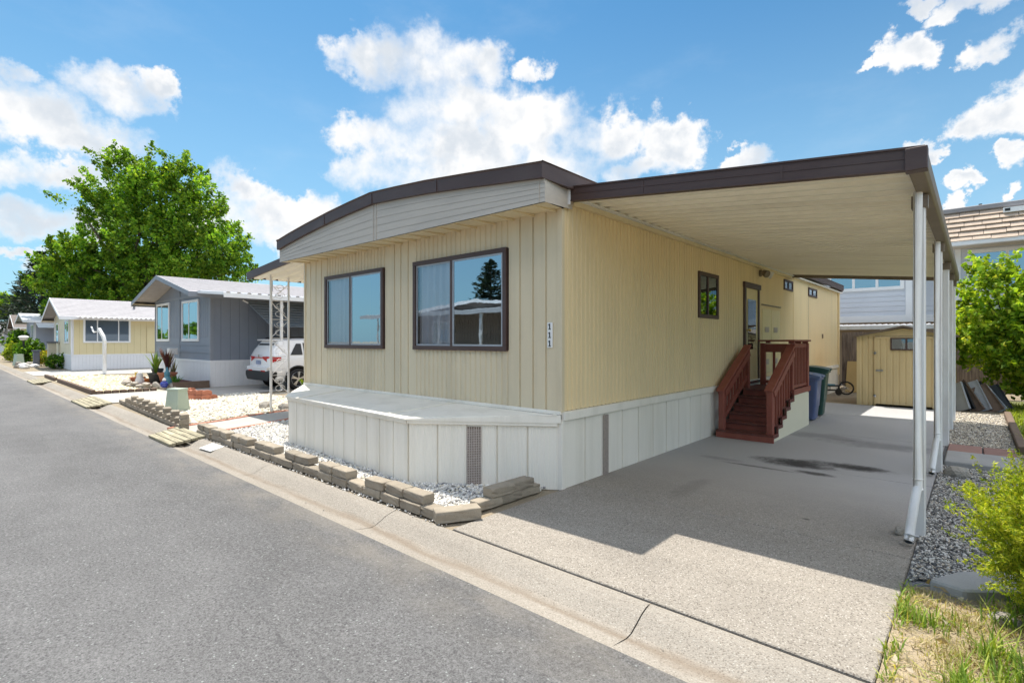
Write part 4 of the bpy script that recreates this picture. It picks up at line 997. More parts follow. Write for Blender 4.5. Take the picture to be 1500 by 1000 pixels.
# utility pedestal
def pedestal(x, y, rz, label, s=1.):
    t = thing('utility_pedestal', label, 'utility box', (x, y, 0), rz, local=True)
    mb = MB(); a, b = .20 * s, .155 * s; h = .50 * s
    mb.add([(-a, -a * .8, 0), (a, -a * .8, 0), (a, a * .8, 0), (-a, a * .8, 0), (-b, -b * .75, h), (b, -b * .75, h), (b, b * .75, h), (-b, b * .75, h)], [(0, 3, 2, 1), (4, 5, 6, 7), (0, 1, 5, 4), (1, 2, 6, 5), (2, 3, 7, 6), (3, 0, 4, 7)])
    mb.build('housing', 'pedestal green', t, bevel=.012, seg=2)
    mb = MB(); mb.box(-b - .014, b + .014, -b * .75 - .014, b * .75 + .014, h - .03, h + .022); mb.build('cap', 'pedestal green', t, bevel=.012, seg=2)
    mb = MB(); mb.box(-.05 * s, .05 * s, -a * .8 + .015, -a * .8 + .03, .12 * s, .2 * s); mb.build('hasp', 'pedestal green', t); return t
pedestal(-13.0, 3.5, R(25), 'pale green tapered utility pedestal standing in cream white gravel', .98)
pedestal(-45.0, 3.4, R(15), 'small green utility pedestal far down the lane beside bushes', 1.35)
# plank ramps bridging the gutter
def ramp(x0, x1, label, n=5):
    t = thing('plank_ramp', label, 'ramp', ((x0 + x1) / 2, 2.6, -.05))
    ya, yb = 2.33, 2.86; za_, zb_ = -.045 + .035, .045
    for k in range(n):
        f = k / n; f1 = (k + .86) / n; y_a = ya + (yb - ya) * f; y_b = ya + (yb - ya) * f1; z_a = za_ + (zb_ - za_) * f; z_b = za_ + (zb_ - za_) * f1
        sk = .34 * (f); MB().add([(x0 + .0 - sk * .9, y_a, z_a), (x1 - sk * .25, y_a, z_a), (x1 - sk * .25, y_b, z_b), (x0 - sk * .9, y_b, z_b), (x0 - sk * .9, y_a, z_a - .035), (x1 - sk * .25, y_a, z_a - .035), (x1 - sk * .25, y_b, z_b - .035), (x0 - sk * .9, y_b, z_b - .035)],
            [(0, 1, 2, 3), (7, 6, 5, 4), (0, 4, 5, 1), (1, 5, 6, 2), (2, 6, 7, 3), (3, 7, 4, 0)]).build('plank', 'ramp wood', t)
    for xx in (x0 + .1, (x0 + x1) / 2, x1 - .3): MB().bar((xx, ya + .03, za_ - .06), (xx, yb - .03, zb_ - .06), .08, .05).build('bearer', 'timber edge', t)
ramp(-10.2, -9.05, 'weathered wooden plank ramp over the gutter nearest the tan home')
ramp(-17.7, -15.6, 'weathered wooden plank ramp over the gutter at the side driveway')
ramp(-27.8, -25.6, 'weathered wooden plank ramp over the gutter before the cream gravel bed')
# scalloped terracotta edging pieces in a half ring
tc = MB(); prof = [(-.11, 0), (.11, 0), (.11, .09)] + [(.11 * math.cos(a), .09 + .06 * math.sin(a)) for a in np.linspace(.2, math.pi - .2, 7)] + [(-.11, .09)]
tc.prism(prof, -.035, .035, 'y'); tcm = tc.build('edging_brick', 'brick red', bevel=.006)
me_tc = tcm.data; first = True
for rad, n, z, a0, a1 in ((.55, 9, 0, 190, 368), (.50, 8, .12, 200, 350)):
    for k in range(n):
        a = R(a0 + (a1 - a0) * k / (n - 1)); o = tcm if first else tcm.copy()
        if not first: COL.objects.link(o)
        first = False
        o.location = (-15.45 + rad * 1.1 * math.cos(a), 4.75 + rad * .72 * math.sin(a), z); o.rotation_euler = (0, 0, a + math.pi / 2)
        tag(o, ORD[k] + ' scalloped terracotta brick from the left in the %s course of the half ring' % ('upper' if z else 'lower'), 'edging brick', 'terracotta half ring behind the pedestal')

# ------------------------------------------------------------------ right hand strip: pavers, slab, edging, stones
for k, (xa_, xb_) in enumerate(((-.30, .06), (.075, .40))):
    b = MB().box(xa_, xb_, 9.35, 9.98, -.01, .035).build('paver', 'paver red', bevel=.008); rebase(b, ((xa_ + xb_) / 2, 9.6, 0)); tag(b, 'red brown paver slab ' + ('nearest the carport posts' if k == 0 else 'nearest the lawn'), 'paver')
b = MB().box(-.30, .42, 8.45, 9.28, -.02, .05).build('step_slab', 'slab grey', bevel=.012); rebase(b, (.05, 8.9, 0)); tag(b, 'grey concrete slab across the gravel strip in front of the red pavers', 'slab')
b = MB().box(.43, .53, 10.0, 14.8, -.02, .09).build('timber_edging', 'timber edge', bevel=.01); rebase(b, (.48, 12.4, 0)); tag(b, 'dark timber edging between buff gravel and bright lawn', 'edging')
b = MB().prism([(-.22, 4.16), (-.05, 4.12), (.18, 4.32), (.26, 4.58), (.10, 4.62), (-.10, 4.42)], -.02, .055, 'z').build('edge_stone', 'slab grey', bevel=.012); rebase(b, (0, 4.4, 0)); tag(b, 'flat grey slab of stone edging the grey gravel near the weeds', 'stone')
for k, (x, y, s) in enumerate(((.30, 4.28, .13), (.46, 4.42, .14), (.42, 4.85, .13), (.12, 3.92, .07))):
    rock('edge_stone', x, y, 0, s, s * .8, s * .6, 'rock', ['rounded brown stone beside the flat grey slab', 'rounded brown stone half hidden under the yellow green shrub', 'brown stone at the gravel edge behind the shrub', 'small brown stone in the dry weeds'][k], 'stone', None, 30 + k)
rock('edge_stone', -.46, 5.16, 0, .035, .06, .05, 'rock', 'white grey stone beside the foot of the nearest carport downspout', 'stone', None, 41)
rock('edge_stone', -.16, 7.75, 0, .13, .09, .09, 'rock', 'dark stone beside the second carport downspout', 'stone', None, 42)

# ------------------------------------------------------------------ wheeled bins
def wheelie(x, y, rz, body, lid, label, s=1., zoff=0):
    t = thing('wheelie_bin', label, 'bin', (x, y, 0), rz, local=True)
    w0, w1, d0, d1, h = .22 * s, .29 * s, .25 * s, .345 * s, .95 * s
    mb = MB(); zs = [.03, .5 * h, h]; 
    rings = []
    for z, wx, dy in ((.03, w0, d0), (.30 * h, w0 + .02, d0 + .02), (.32 * h, w0 + .03, d0 + .03), (h - .07, w1 - .015, d1 - .02), (h - .065, w1 + .012, d1 + .012), (h, w1 + .012, d1 + .012)):
        r = .05; pts = []
        for cx, cy, a0 in ((wx - r, dy - r, 0), (-wx + r, dy - r, 90), (-wx + r, -dy + r, 180), (wx - r, -dy + r, 270)):
            for a in (0, 30, 60, 90): pts.append((cx + r * math.cos(R(a0 + a)), cy + r * math.sin(R(a0 + a)), z))
        rings.append(pts)
    vs = [p for r_ in rings for p in r_]; n = 16; fs = [(i * n + k, i * n + (k + 1) % n, (i + 1) * n + (k + 1) % n, (i + 1) * n + k) for i in range(len(rings) - 1) for k in range(n)] + [tuple(reversed(range(n)))]
    mb.add(vs, fs); mb.build('body', body, t, smooth=True)
    mb = MB(); L = []
    for i in range(9):
        v = -1 + 2 * i / 8; L.append((v * (d1 + .03), h + .015 + .055 * (1 - v * v)))
    L2 = [(d1 + .03, h - .02)] + [(-(d1 + .03), h - .02)]
    mb.prism([(p[0], p[1]) for p in L] + L2, -w1 - .03, w1 + .03, 'x'); ld = mb.build('lid', lid, t, bevel=.012, seg=2)
    MB().box(-.12, .12, -d1 - .05, -d1 - .02, h - .01, h + .02).build('lid_grip', lid, ld, bevel=.006)
    MB().tube([(-w1 + .04, d1 + .01, h - .06), (-w1 + .04, d1 + .075, h - .03), (w1 - .04, d1 + .075, h - .03), (w1 - .04, d1 + .01, h - .06)], .014, 8).build('handle', body, t, smooth=True)
    for sx in (-1, 1):
        MB().lathe([(.02, -.03), (.115, -.03), (.125, -.02), (.125, .02), (.115, .03), (.02, .03)], (sx * (w0 + .055), d0 + .04, .125), 22, 'x').build('wheel', 'black plastic', t, smooth=True)
    MB().tube([(-w0 - .05, d0 + .04, .125), (w0 + .05, d0 + .04, .125)], .012, 8).build('axle', 'chrome', t)
    return t
wheelie(-2.56, 11.50, R(92), 'bin blue', 'bin blue lid', 'blue wheeled bin standing behind the red porch steps', .90)
wheelie(-2.62, 12.35, R(95), 'bin green', 'bin green', 'dark green wheeled bin behind the blue bin', 1.0)

# ------------------------------------------------------------------ shed at the end of the driveway
shd = thing('garden_shed', 'tan metal garden shed with low gable roof at the end of the driveway', 'shed', (-1.3, 15.9, 0))
sx0, sx1, sy0, sy1, sh0 = -2.17, -.36, 15.0, 16.9, 1.66; pk = 1.84
mb = MB(); xm = (sx0 + sx1) / 2
dx0, dx1 = -1.80, -.72
for a, b in ((sx0, dx0), (dx1, sx1)): front(mb, rib_line(a, b, .14, .01), sy0, 0, sh0)
mb.add([(sx0, sy0 - .001, sh0), (sx1, sy0 - .001, sh0), (xm, sy0 - .001, pk)], [(0, 1, 2)])
for xx, sg in ((sx0, -1), (sx1, 1)): mb.quad((xx, sy0, 0), (xx, sy1, 0), (xx, sy1, sh0), (xx, sy0, sh0))
mb.quad((sx0, sy1, 0), (sx1, sy1, 0), (sx1, sy1, sh0), (sx0, sy1, sh0)); mb.build('wall', 'tan shed', shd, fixn=False)
mb = MB(); front(mb, rib_line(dx0, dx1, .12, .010), sy0 - .022, .05, sh0 - .06); mb.box(dx0 - .012, dx0 + .012, sy0 - .03, sy0 + .0, .03, sh0 - .05); mb.box(dx1 - .012, dx1 + .012, sy0 - .03, sy0 + .0, .03, sh0 - .05)
dr = mb.build('door', 'tan shed', shd, fixn=False)
mb = MB(); wx0, wx1, wz0, wz1 = -1.50, -.86, 1.33, 1.62; t = .03; yy = sy0 - .05
mb.box(wx0, wx1, yy, sy0, wz0, wz0 + t); mb.box(wx0, wx1, yy, sy0, wz1 - t, wz1); mb.box(wx0, wx0 + t, yy, sy0, wz0 + t, wz1 - t); mb.box(wx1 - t, wx1, yy, sy0, wz0 + t, wz1 - t); xm_ = (wx0 + wx1) / 2 - .02; mb.box(xm_ - .02, xm_ + .02, yy, sy0, wz0 + t, wz1 - t)
wn = mb.build('window', 'brown trim', shd); 
MB().quad((wx0 + t, yy + .012, wz0 + t), (wx1 - t, yy + .012, wz0 + t), (wx1 - t, yy + .012, wz1 - t), (wx0 + t, yy + .012, wz1 - t)).build('pane', 'dim glass', wn, fixn=False)
MB().box(wx0 + .02, wx1 - .02, sy0 - .024, sy0 - .020, wz0 + .02, wz1 - .02).build('dark_room', 'dark inside', wn)
MB().box(dx0 + .02, dx0 + .16, sy0 - .05, sy0 - .03, .83, .86).build('latch', 'chrome', dr)
for z in (1.26, .24): MB().lathe([(0, -.05), (.03, -.045), (.035, -.02), (.02, 0)], (dx0, sy0 - .03, z), 12, 'y').build('hinge', 'chrome', dr, smooth=True)
mb = MB(); mb.box(dx0, dx1, sy0 - .035, sy0 - .0, sh0 - .06, sh0 - .015); mb.build('track', 'tan shed', shd)
mb = MB()
for (xa_, za_, xb_, zb_) in ((sx0 - .07, sh0 - .03, xm, pk + .02), (xm, pk + .02, sx1 + .07, sh0 - .03)):
    mb.add([(xa_, sy0 - .10, za_), (xb_, sy0 - .10, zb_), (xb_, sy1 + .1, zb_), (xa_, sy1 + .1, za_), (xa_, sy0 - .10, za_ + .045), (xb_, sy0 - .10, zb_ + .045), (xb_, sy1 + .1, zb_ + .045), (xa_, sy1 + .1, za_ + .045)], [(0, 3, 2, 1), (4, 5, 6, 7), (0, 1, 5, 4), (1, 2, 6, 5), (2, 3, 7, 6), (3, 0, 4, 7)])
mb.build('roof', 'shed roof', shd)
# leaning salvaged panels beside the shed
rp = random.Random(8)
PMESH = []
for k in range(9):
    L, Wd = rp.uniform(.85, 1.05), rp.uniform(.10, .16)
    m = ['silver sheet', 'black metal', 'post white', 'timber edge', 'silver sheet', 'black metal', 'timber edge', 'silver sheet', 'black plastic'][k]
    t = thing('salvaged_sheet', ['silver folded sheet', 'black ribbed sheet', 'white folded sheet', 'brown plank', 'narrow silver sheet', 'second black sheet', 'second brown plank', 'wide silver sheet', 'black plastic panel'][k] + ' leaning in the fanned pile right of the shed' + (', ' + ['first', 'second', 'third', 'fourth', 'fifth', 'sixth', 'seventh', 'eighth', 'last'][k] + ' from the shed'), 'sheet', (-.22 + .092 * k, 15.2 + .10 * (k % 3) + .05 * k, .0), local=True)
    mb = MB(); mb.box(-Wd, Wd, -.012, .012, 0, L * .72); mb.box(-Wd, -Wd + .02, -.04, .012, 0, L * .72); mb.box(Wd - .02, Wd, -.04, .012, 0, L * .72)
    if k in (1, 5): [mb.box(-Wd + .04 + q * .05, -Wd + .055 + q * .05, -.02, .0, .02, L * .7) for q in range(4)]
    mb.build('sheet', m, t, bevel=.003); t.rotation_euler = (R(-16), R(-24 - 3.0 * (k % 4)), R(-25 + 4 * k))
# weathered fence at the back
fn = thing('board_fence', 'weathered grey brown board fence behind the shed', 'fence', (1, 18.9, 0))
mb = MB(); x = -3.12; k = 0; rf = random.Random(3)
while x < 12:
    wd = rf.uniform(.135, .15); h = 1.80 + rf.uniform(-.02, .03); yo = rf.uniform(-.006, .006); mb.box(x, x + wd - .008, 18.9 + yo, 18.92 + yo, .16, h); x += wd
mb.build('boards', 'fence wood', fn)
mb = MB(); [mb.box(-3.12, 12, 18.92, 18.96, z, z + .09) for z in (.4, 1.0, 1.55)]; mb.build('rail', 'fence wood', fn)
for xx in (-3.0, -.5, 2., 4.5, 7., 9.5): MB().box(xx, xx + .09, 18.96, 19.05, 0, 1.75).build('post', 'fence wood', fn)
# patio cover behind the fence
pc = thing('patio_cover', 'low white ribbed patio roof behind the board fence', 'patio roof', (-2, 20, 0))
mb = MB(); line = []
for i in range(24): xx = -4.2 + i * .16; line += [(xx, 0), (xx + .03, .04), (xx + .06, .04), (xx + .09, 0)]
mb.sheet(line, 19.3, 21.3, lambda p, y: (p[0], y, 1.98 + (y - 19.3) * .05 + p[1])); mb.build('roof_pan', 'metal roof', pc, fixn=False)
MB().box(-4.2, -.4, 19.26, 19.295, 1.90, 2.02).build('fascia', 'post white', pc)
for xx in (-4.0, -2.2, -.6): MB().box(xx, xx + .07, 19.32, 19.39, 0, 1.93).build('post', 'post white', pc)
# board leaning on the fence and the wheeled cart
b = MB().box(-.21, .21, 0, .02, 0, .98).build('leaning_board', 'cardboard', bevel=.003); b.location = (-2.76, 18.5, .0); b.rotation_euler = (R(-20), 0, 0); tag(b, 'plain brown board leaning against the fence left of the shed', 'board')
ct = thing('hand_cart', 'black folded hand cart with one spoked wheel behind the bins', 'cart', (-3.0, 17.3, 0), R(10), local=True)
mb = MB(); mb.tube([(-.42, -.12, .24), (.1, -.12, .26), (.1, .12, .26), (-.42, .12, .24), (-.42, -.12, .24)], .016, 8); mb.tube([(-.40, -.1, .12), (.08, -.1, .13)], .014, 8); mb.tube([(-.40, .1, .12), (.08, .1, .13)], .014, 8)
for xx in (-.40, -.15, .08): mb.tube([(xx, -.11, .12), (xx, -.11, .25)], .012, 8); mb.tube([(xx, .11, .12), (xx, .11, .25)], .012, 8)
mb.build('frame', 'black metal', ct)
def spoked(x, y, z, r, nm='wheel'):
    mb = MB(); mb.tube([(x + r * math.cos(a), y, z + r * math.sin(a)) for a in np.linspace(0, 2 * math.pi, 25)], .022, 8, cap=False); wv = mb.build(nm, 'tyre', ct, smooth=True)
    mb = MB(); [mb.tube([(x, y - .02, z), (x + (r - .015) * math.cos(a), y, z + (r - .015) * math.sin(a))], .004, 4) for a in np.linspace(0, 2 * math.pi, 14)[:-1]]; mb.tube([(x, y - .04, z), (x, y + .04, z)], .022, 8); mb.build('spokes', 'chrome', wv)
spoked(.24, 0, .20, .175)
for sx in (-.36, .06): 
    for sy in (-.15, .15): MB().lathe([(.02, -.025), (.085, -.025), (.085, .025), (.02, .025)], (sx, sy, .086), 16, 'y').build('caster', 'black plastic', ct, smooth=True)
MB().box(-.38, -.02, -.09, .09, .25, .30).build('platform', 'teal paint', ct, bevel=.01)
# ------------------------------------------------------------------ neighbouring houses: built round their own front-right corner (x<0 along the front, y>0 deep)
def gable_home(name, label, cat, loc, Wd, Dp, skirt, eave, peak, wallm, sidem, trimm, roofm, skm='vinyl white', over_f=.6, over_s=.35, fwin=(), swin=(), frame='white trim', rz=0., flat=False, frontstyle='lap', band=None, local=True):
    t = thing(name, label, cat, loc, rz, local=True)
    mb = MB()
    if frontstyle == 'lap':
        n = int((eave - skirt) / .19)
        zz = skirt
        while zz < eave - .01:
            z2 = min(zz + .19, eave); mb.quad((-Wd, -.016, zz), (0, -.016, zz), (0, 0.0, z2), (-Wd, 0.0, z2)); mb.quad((-Wd, 0, zz), (0, 0, zz), (0, -.016, zz), (-Wd, -.016, zz)); zz += .19
    elif frontstyle == 'mixed':
        zc = skirt + .78; zz = skirt
        while zz < zc - .01: mb.quad((-Wd, -.02, zz), (0, -.02, zz), (0, 0.0, zz + .26), (-Wd, 0.0, zz + .26)); mb.quad((-Wd, 0, zz), (0, 0, zz), (0, -.02, zz), (-Wd, -.02, zz)); zz += .26
        front(mb, groove_line(-Wd, 0, np.arange(-Wd + .2, 0, .2), .014, .012), 0, zc, eave)
    else: front(mb, groove_line(-Wd, 0, np.arange(-Wd + .2, 0, .2), .014, .012), 0, skirt, eave)
    mb.add([(-Wd, -.002, eave), (0, -.002, eave), (-Wd / 2, -.002, peak - .04)], [(0, 1, 2)])
    mb.build('front_wall', wallm, t, fixn=False)
    mb = MB(); sideX(mb, groove_line(0, Dp, np.arange(.3, Dp, .3), .016, .012), 0, skirt, eave); mb.quad((-Wd, 0, skirt), (-Wd, Dp, skirt), (-Wd, Dp, eave), (-Wd, 0, eave)); mb.add([(-Wd, Dp, skirt), (0, Dp, skirt), (0, Dp, eave), (-Wd / 2, Dp, peak - .04), (-Wd, Dp, eave)], [(0, 1, 2, 3, 4)])
    mb.build('side_wall', sidem, t, fixn=False)
    mb = MB()
    front(mb, groove_line(-Wd, .02, np.arange(-Wd + .15, 0, .15), .014, .012), -.03, 0, skirt - .05); sideX(mb, groove_line(-.03, Dp, np.arange(.12, Dp, .15), .014, .012), .03, 0, skirt - .05)
    mb.box(-Wd - .01, .045, -.045, -.0, skirt - .06, skirt + .02); mb.box(.0, .045, -.0, Dp, skirt - .06, skirt + .02); mb.quad((-Wd, 0, 0), (-Wd, Dp, 0), (-Wd, Dp, skirt), (-Wd, 0, skirt))
    mb.build('skirting', skm, t, fixn=False)
    if trimm:
        mb = MB(); mb.box(-Wd - .01, -Wd + .07, -.028, 0, skirt + .02, eave); mb.build('corner_trim', trimm, t); mb = MB(); mb.prism([(-.07, -.028), (.022, -.03), (.022, .07), (.0, .07), (.0, .0), (-.07, .0)], skirt + .02, eave)
        if frontstyle == 'mixed': b2 = MB(); b2.box(-Wd / 2 - .03, -Wd / 2 + .03, -.027, 0, skirt, peak - .15); b2.box(-Wd + .07, -.07, -.025, 0, eave - .06, eave + .03); b2.build('trim_board', trimm, t)
        mb.build('corner_trim', trimm, t)
    # roof with thickness, eaves and rake boards
    sl = (peak - eave) / (Wd / 2); ze = eave - over_s * sl
    mb = MB(); th = .05
    for (xa_, za_, xb_, zb_) in ((-Wd - over_s, ze, -Wd / 2, peak), (-Wd / 2, peak, over_s, ze)):
        mb.add([(xa_, -over_f, za_), (xb_, -over_f, zb_), (xb_, Dp + .2, zb_), (xa_, Dp + .2, za_), (xa_, -over_f, za_ + th), (xb_, -over_f, zb_ + th), (xb_, Dp + .2, zb_ + th), (xa_, Dp + .2, za_ + th)], [(0, 3, 2, 1), (4, 5, 6, 7), (0, 1, 5, 4), (1, 2, 6, 5), (2, 3, 7, 6), (3, 0, 4, 7)])
    # shingle courses
    for k in range(1, 14):
        f = k / 14
        for sgn in (1, -1):
            xx = -Wd / 2 + sgn * (Wd / 2 + over_s) * f; zz = peak + (ze - peak) * f + th
            mb.add([(xx, -over_f, zz + .012), (xx, Dp + .2, zz + .012), (xx, Dp + .2, zz - .002), (xx, -over_f, zz - .002), (xx - sgn * .22, -over_f, zz + .22 * sl + .001), (xx - sgn * .22, Dp + .2, zz + .22 * sl + .001)], [(0, 1, 2, 3), (0, 4, 5, 1)])
    mb.build('roof', roofm, t, fixn=False)
    mb = MB(); fb_ = .16
    for (xa_, za_, xb_, zb_) in ((-Wd - over_s, ze, -Wd / 2, peak), (-Wd / 2, peak, over_s, ze)):
        mb.add([(xa_, -over_f - .025, za_ - fb_ + .07), (xb_, -over_f - .025, zb_ - fb_ + .07), (xb_, -over_f - .025, zb_ + .06), (xa_, -over_f - .025, za_ + .06), (xa_, -over_f - .002, za_ - fb_ + .07), (xb_, -over_f - .002, zb_ - fb_ + .07), (xb_, -over_f - .002, zb_ + .06), (xa_, -over_f - .002, za_ + .06)], [(0, 1, 2, 3), (7, 6, 5, 4), (0, 4, 5, 1), (2, 6, 7, 3), (1, 5, 6, 2), (3, 7, 4, 0)])
    mb.box(over_s + .002, over_s + .03, -over_f - .02, Dp + .2, ze - .12, ze + .045); mb.box(-Wd - over_s - .03, -Wd - over_s - .002, -over_f - .02, Dp + .2, ze - .12, ze + .045)
    mb.build('fascia', trimm or 'white trim', t)
    mb = MB(); mb.quad((0, -over_f, ze - .03), (over_s, -over_f, ze - .03), (over_s, Dp, ze - .03), (0, Dp, ze - .03)); mb.quad((-Wd, -over_f, ze - .03), (-Wd - over_s, -over_f, ze - .03), (-Wd - over_s, Dp, ze - .03), (-Wd, Dp, ze - .03)); mb.build('soffit', 'cream soffit', t, fixn=False)
    def win(axis, a, b, z0, z1, splits):
        fr = MB(); tk = .09
        def bx(m, p0, p1, q0, q1, d0, d1):
            if axis == 'f': m.box(p0, p1, -d1, -d0, q0, q1)
            else: m.box(d0, d1, p0, p1, q0, q1)
        bx(fr, a - tk, b + tk, z0 - tk, z0, 0, .05); bx(fr, a - tk, b + tk, z1, z1 + tk, 0, .05); bx(fr, a - tk, a, z0, z1, 0, .048); bx(fr, b, b + tk, z0, z1, 0, .048)
        for s in splits: c = a + (b - a) * s; bx(fr, c - .025, c + .025, z0, z1, 0, .04)
        wv = fr.build('window', frame, t, bevel=.005)
        d1 = MB(); bx(d1, a, b, z0, z1, .018, .022); d1.build('dark_room', 'dark inside', wv)
        d2 = MB(); d2.quad(*[(p, -.03, q) if axis == 'f' else (.03, p, q) for p, q in ((a, z0), (b, z0), (b, z1), (a, z1))]); d2.build('pane', 'window glass', wv, fixn=False)
    for q in fwin: win('f', *q)
    for q in swin: win('s', *q)
    return t
GX, GY = -19.0, 6.09
gh = gable_home('mobile_home', 'blue grey mobile home with white skirting and two white framed windows, beside the white car', 'mobile home', (GX, GY, 0), 6.55, 17, .87, 3.16, 3.88, 'grey wall', 'grey wall', 'grey trim', 'shingle grey', fwin=((-2.86, -1.22, 1.62, 2.92, (.42,)), (-6.2, -4.62, 1.62, 2.96, (.42,))), frontstyle='mixed', over_f=.75, over_s=.35)
# window awning and lean-to carport roof on its right side
MB().add([(.03, 1.1, 2.93), (.03, 7.5, 2.93), (1.05, 7.5, 2.06), (1.05, 1.55, 2.06), (.03, 1.1, 2.90), (.03, 7.5, 2.90), (1.05, 7.5, 2.03), (1.05, 1.55, 2.03)], [(0, 1, 2, 3), (4, 7, 6, 5), (0, 3, 7, 4), (1, 5, 6, 2), (2, 6, 7, 3)]).build('window_awning', 'awning grey', gh)
mb = MB()
for k in range(9): f = (k + .5) / 9; mb.box(.03 + 1.02 * f - .012, .03 + 1.02 * f + .012, 1.1 + .45 * f, 7.5, 2.93 - .87 * f - .002, 2.93 - .87 * f + .028)
mb.build('awning_slat', 'awning grey', gh)
mb = MB(); line = []
for i in range(42): yy = -.45 + i * .3; line += [(yy, 0), (yy + .04, .05), (yy + .12, .05), (yy + .16, 0)]
mb.sheet(line, .34, 2.6, lambda p, xx: (xx, p[0], 3.14 - (xx - .34) * .085 + p[1])); mb.build('leanto_roof', 'metal roof', gh, fixn=False)
mb = MB(); mb.bar((.36, -.49, 3.12), (2.62, -.49, 2.94), .04, .08); mb.box(2.6, 2.64, -.5, 12, 2.83, 2.96); mb.build('leanto_fascia', 'white trim', gh)
for yy in (1.2, 5., 9.): MB().box(2.48, 2.55, yy, yy + .07, 0, 2.84).build('leanto_post', 'post white', gh)
MB().bar((.02, 1.0, 2.96), (.1, 1.15, 2.86), .06, .05).build('awning_bracket', 'white trim', gh)
for q, (xx, yy) in enumerate(((-1.2, 2.5), (-2.0, 5.5))): MB().tube([(xx, yy, 3.3), (xx, yy, 3.95)], .05, 8).build('roof_vent', 'flashing', gh)
YX, YY = -35.5, 4.72
yh = gable_home('mobile_home', 'pale yellow mobile home with grey shingle roof and a wide triple window', 'mobile home', (YX, YY, 0), 6.0, 18, .80, 2.92, 3.9, 'cream wall', 'yellow wall', 'vinyl white', 'shingle grey', over_f=.55, over_s=.45, fwin=((-5.2, -4.4, 1.5, 2.5, ()), (-2.1, -.9, 1.5, 2.6, (.5,))), swin=((.55, 2.45, 1.53, 2.70, (.27, .76)),), frontstyle='board')
MB().box(.02, .05, 3.3, 3.95, .9, 2.3).build('utility_door', 'yellow wall', yh)
for xx, yy in ((-1.4, 3.), (-1.9, 7.)): MB().tube([(xx, yy, 3.2), (xx, yy, 3.85)], .06, 8).build('roof_vent', 'flashing', yh)
MB().tube([(.06, -.02, .82), (.06, -.02, 2.7)], .035, 8).build('downspout', 'vinyl white', yh)
mb = MB(); line = []
for i in range(30): yy = .1 + i * .22; line += [(yy, 0), (yy + .05, .05), (yy + .12, .05), (yy + .17, 0)]
mb.sheet(line, .40, 1.0, lambda p, xx: (xx, p[0], 2.80 - (xx - .4) * .1 + p[1])); mb.build('awning', 'metal roof', yh, fixn=False)
lh = gable_home('mobile_home', 'lavender grey mobile home with bow roof and two narrow windows, beyond the yellow home', 'mobile home', (-54.2, 5.0, 0), 5.2, 16, .8, 3.15, 3.7, 'lavender wall', 'lavender wall', 'vinyl white', 'metal roof', skm='lavender wall', over_f=.7, over_s=.4, fwin=((-2.3, -1.6, 1.7, 2.75, ()), (-1.3, -.6, 1.7, 2.75, ())), frontstyle='board')
MB().box(-5.2, -.05, -.10, -.04, .05, 1.15).build('brick_panel', 'paver red', lh)
mb = MB(); mb.sheet([(.0, 0), (2., .0), (2.1, .06), (4, .06)], .3, 2.2, lambda p, xx: (xx, p[0] * 2, 2.95 - (xx - .3) * .22 + p[1])); mb.build('leanto_roof', 'metal roof', lh, fixn=False)
gable_home('mobile_home', 'farthest brown roofed mobile home at the left end of the lane', 'mobile home', (-71.5, 5.5, 0), 6.5, 16, .8, 3.0, 4.2, 'beige wall', 'beige wall', 'vinyl white', 'shingle brown', over_f=.5, fwin=((-2.4, -1., 1.5, 2.5, ()),), frontstyle='board')
o = gable_home('mobile_home', 'white mobile home far down the lane, behind the leafy bushes', 'mobile home', (-92, 5.5, 0), 7, 16, .8, 3.0, 4.0, 'beige wall', 'lavender wall', 'vinyl white', 'shingle grey', fwin=((-2.4, -1., 1.5, 2.5, ()),), frontstyle='board')
# homes across the lane (they show in the window glass and throw light back)
oh = gable_home('mobile_home', 'taupe mobile home across the lane with white awning roof, seen in the window reflections', 'mobile home', (-24.8, -9.2, 0), 13.5, 12, .7, 2.95, 3.5, 'taupe wall', 'taupe wall', 'white trim', 'metal roof', over_f=.5, fwin=((-4.3, -3.0, 1.5, 2.5, (.33, .66)), (-10.5, -8.9, 1.5, 2.5, (.5,))), rz=math.pi, frontstyle='board')
mb = MB(); mb.add([(-13.5, -2.6, 2.72), (0, -2.6, 2.72), (0, -.02, 3.0), (-13.5, -.02, 3.0), (-13.5, -2.6, 2.9), (0, -2.6, 2.9), (0, -.02, 3.14), (-13.5, -.02, 3.14)], [(0, 3, 2, 1), (4, 5, 6, 7), (0, 1, 5, 4), (1, 2, 6, 5), (2, 3, 7, 6), (3, 0, 4, 7)]); mb.build('awning', 'metal roof', oh)
for xx in (-13.2, -9.2, -6.4, -1.5): MB().box(xx, xx + .08, -2.5, -2.42, 0, 2.72).build('awning_post', 'post white', oh)
gable_home('mobile_home', 'cream mobile home across the lane, behind the camera position', 'mobile home', (-11.5, -9.0, 0), 7, 14, .8, 2.95, 3.9, 'beige wall', 'beige wall', 'white trim', 'shingle grey', fwin=((-5.6, -4.3, 1.5, 2.5, (.5,)), (-2.4, -1.2, 1.5, 2.5, (.5,))), rz=math.pi, frontstyle='board')
gable_home('mobile_home', 'white mobile home across the lane facing the carport', 'mobile home', (-.5, -9.4, 0), 7, 14, .8, 2.95, 3.9, 'beige wall', 'beige wall', 'white trim', 'shingle grey', fwin=((-5.6, -4.3, 1.5, 2.5, (.5,)), (-2.4, -1.2, 1.5, 2.5, (.5,))), rz=math.pi, frontstyle='board')

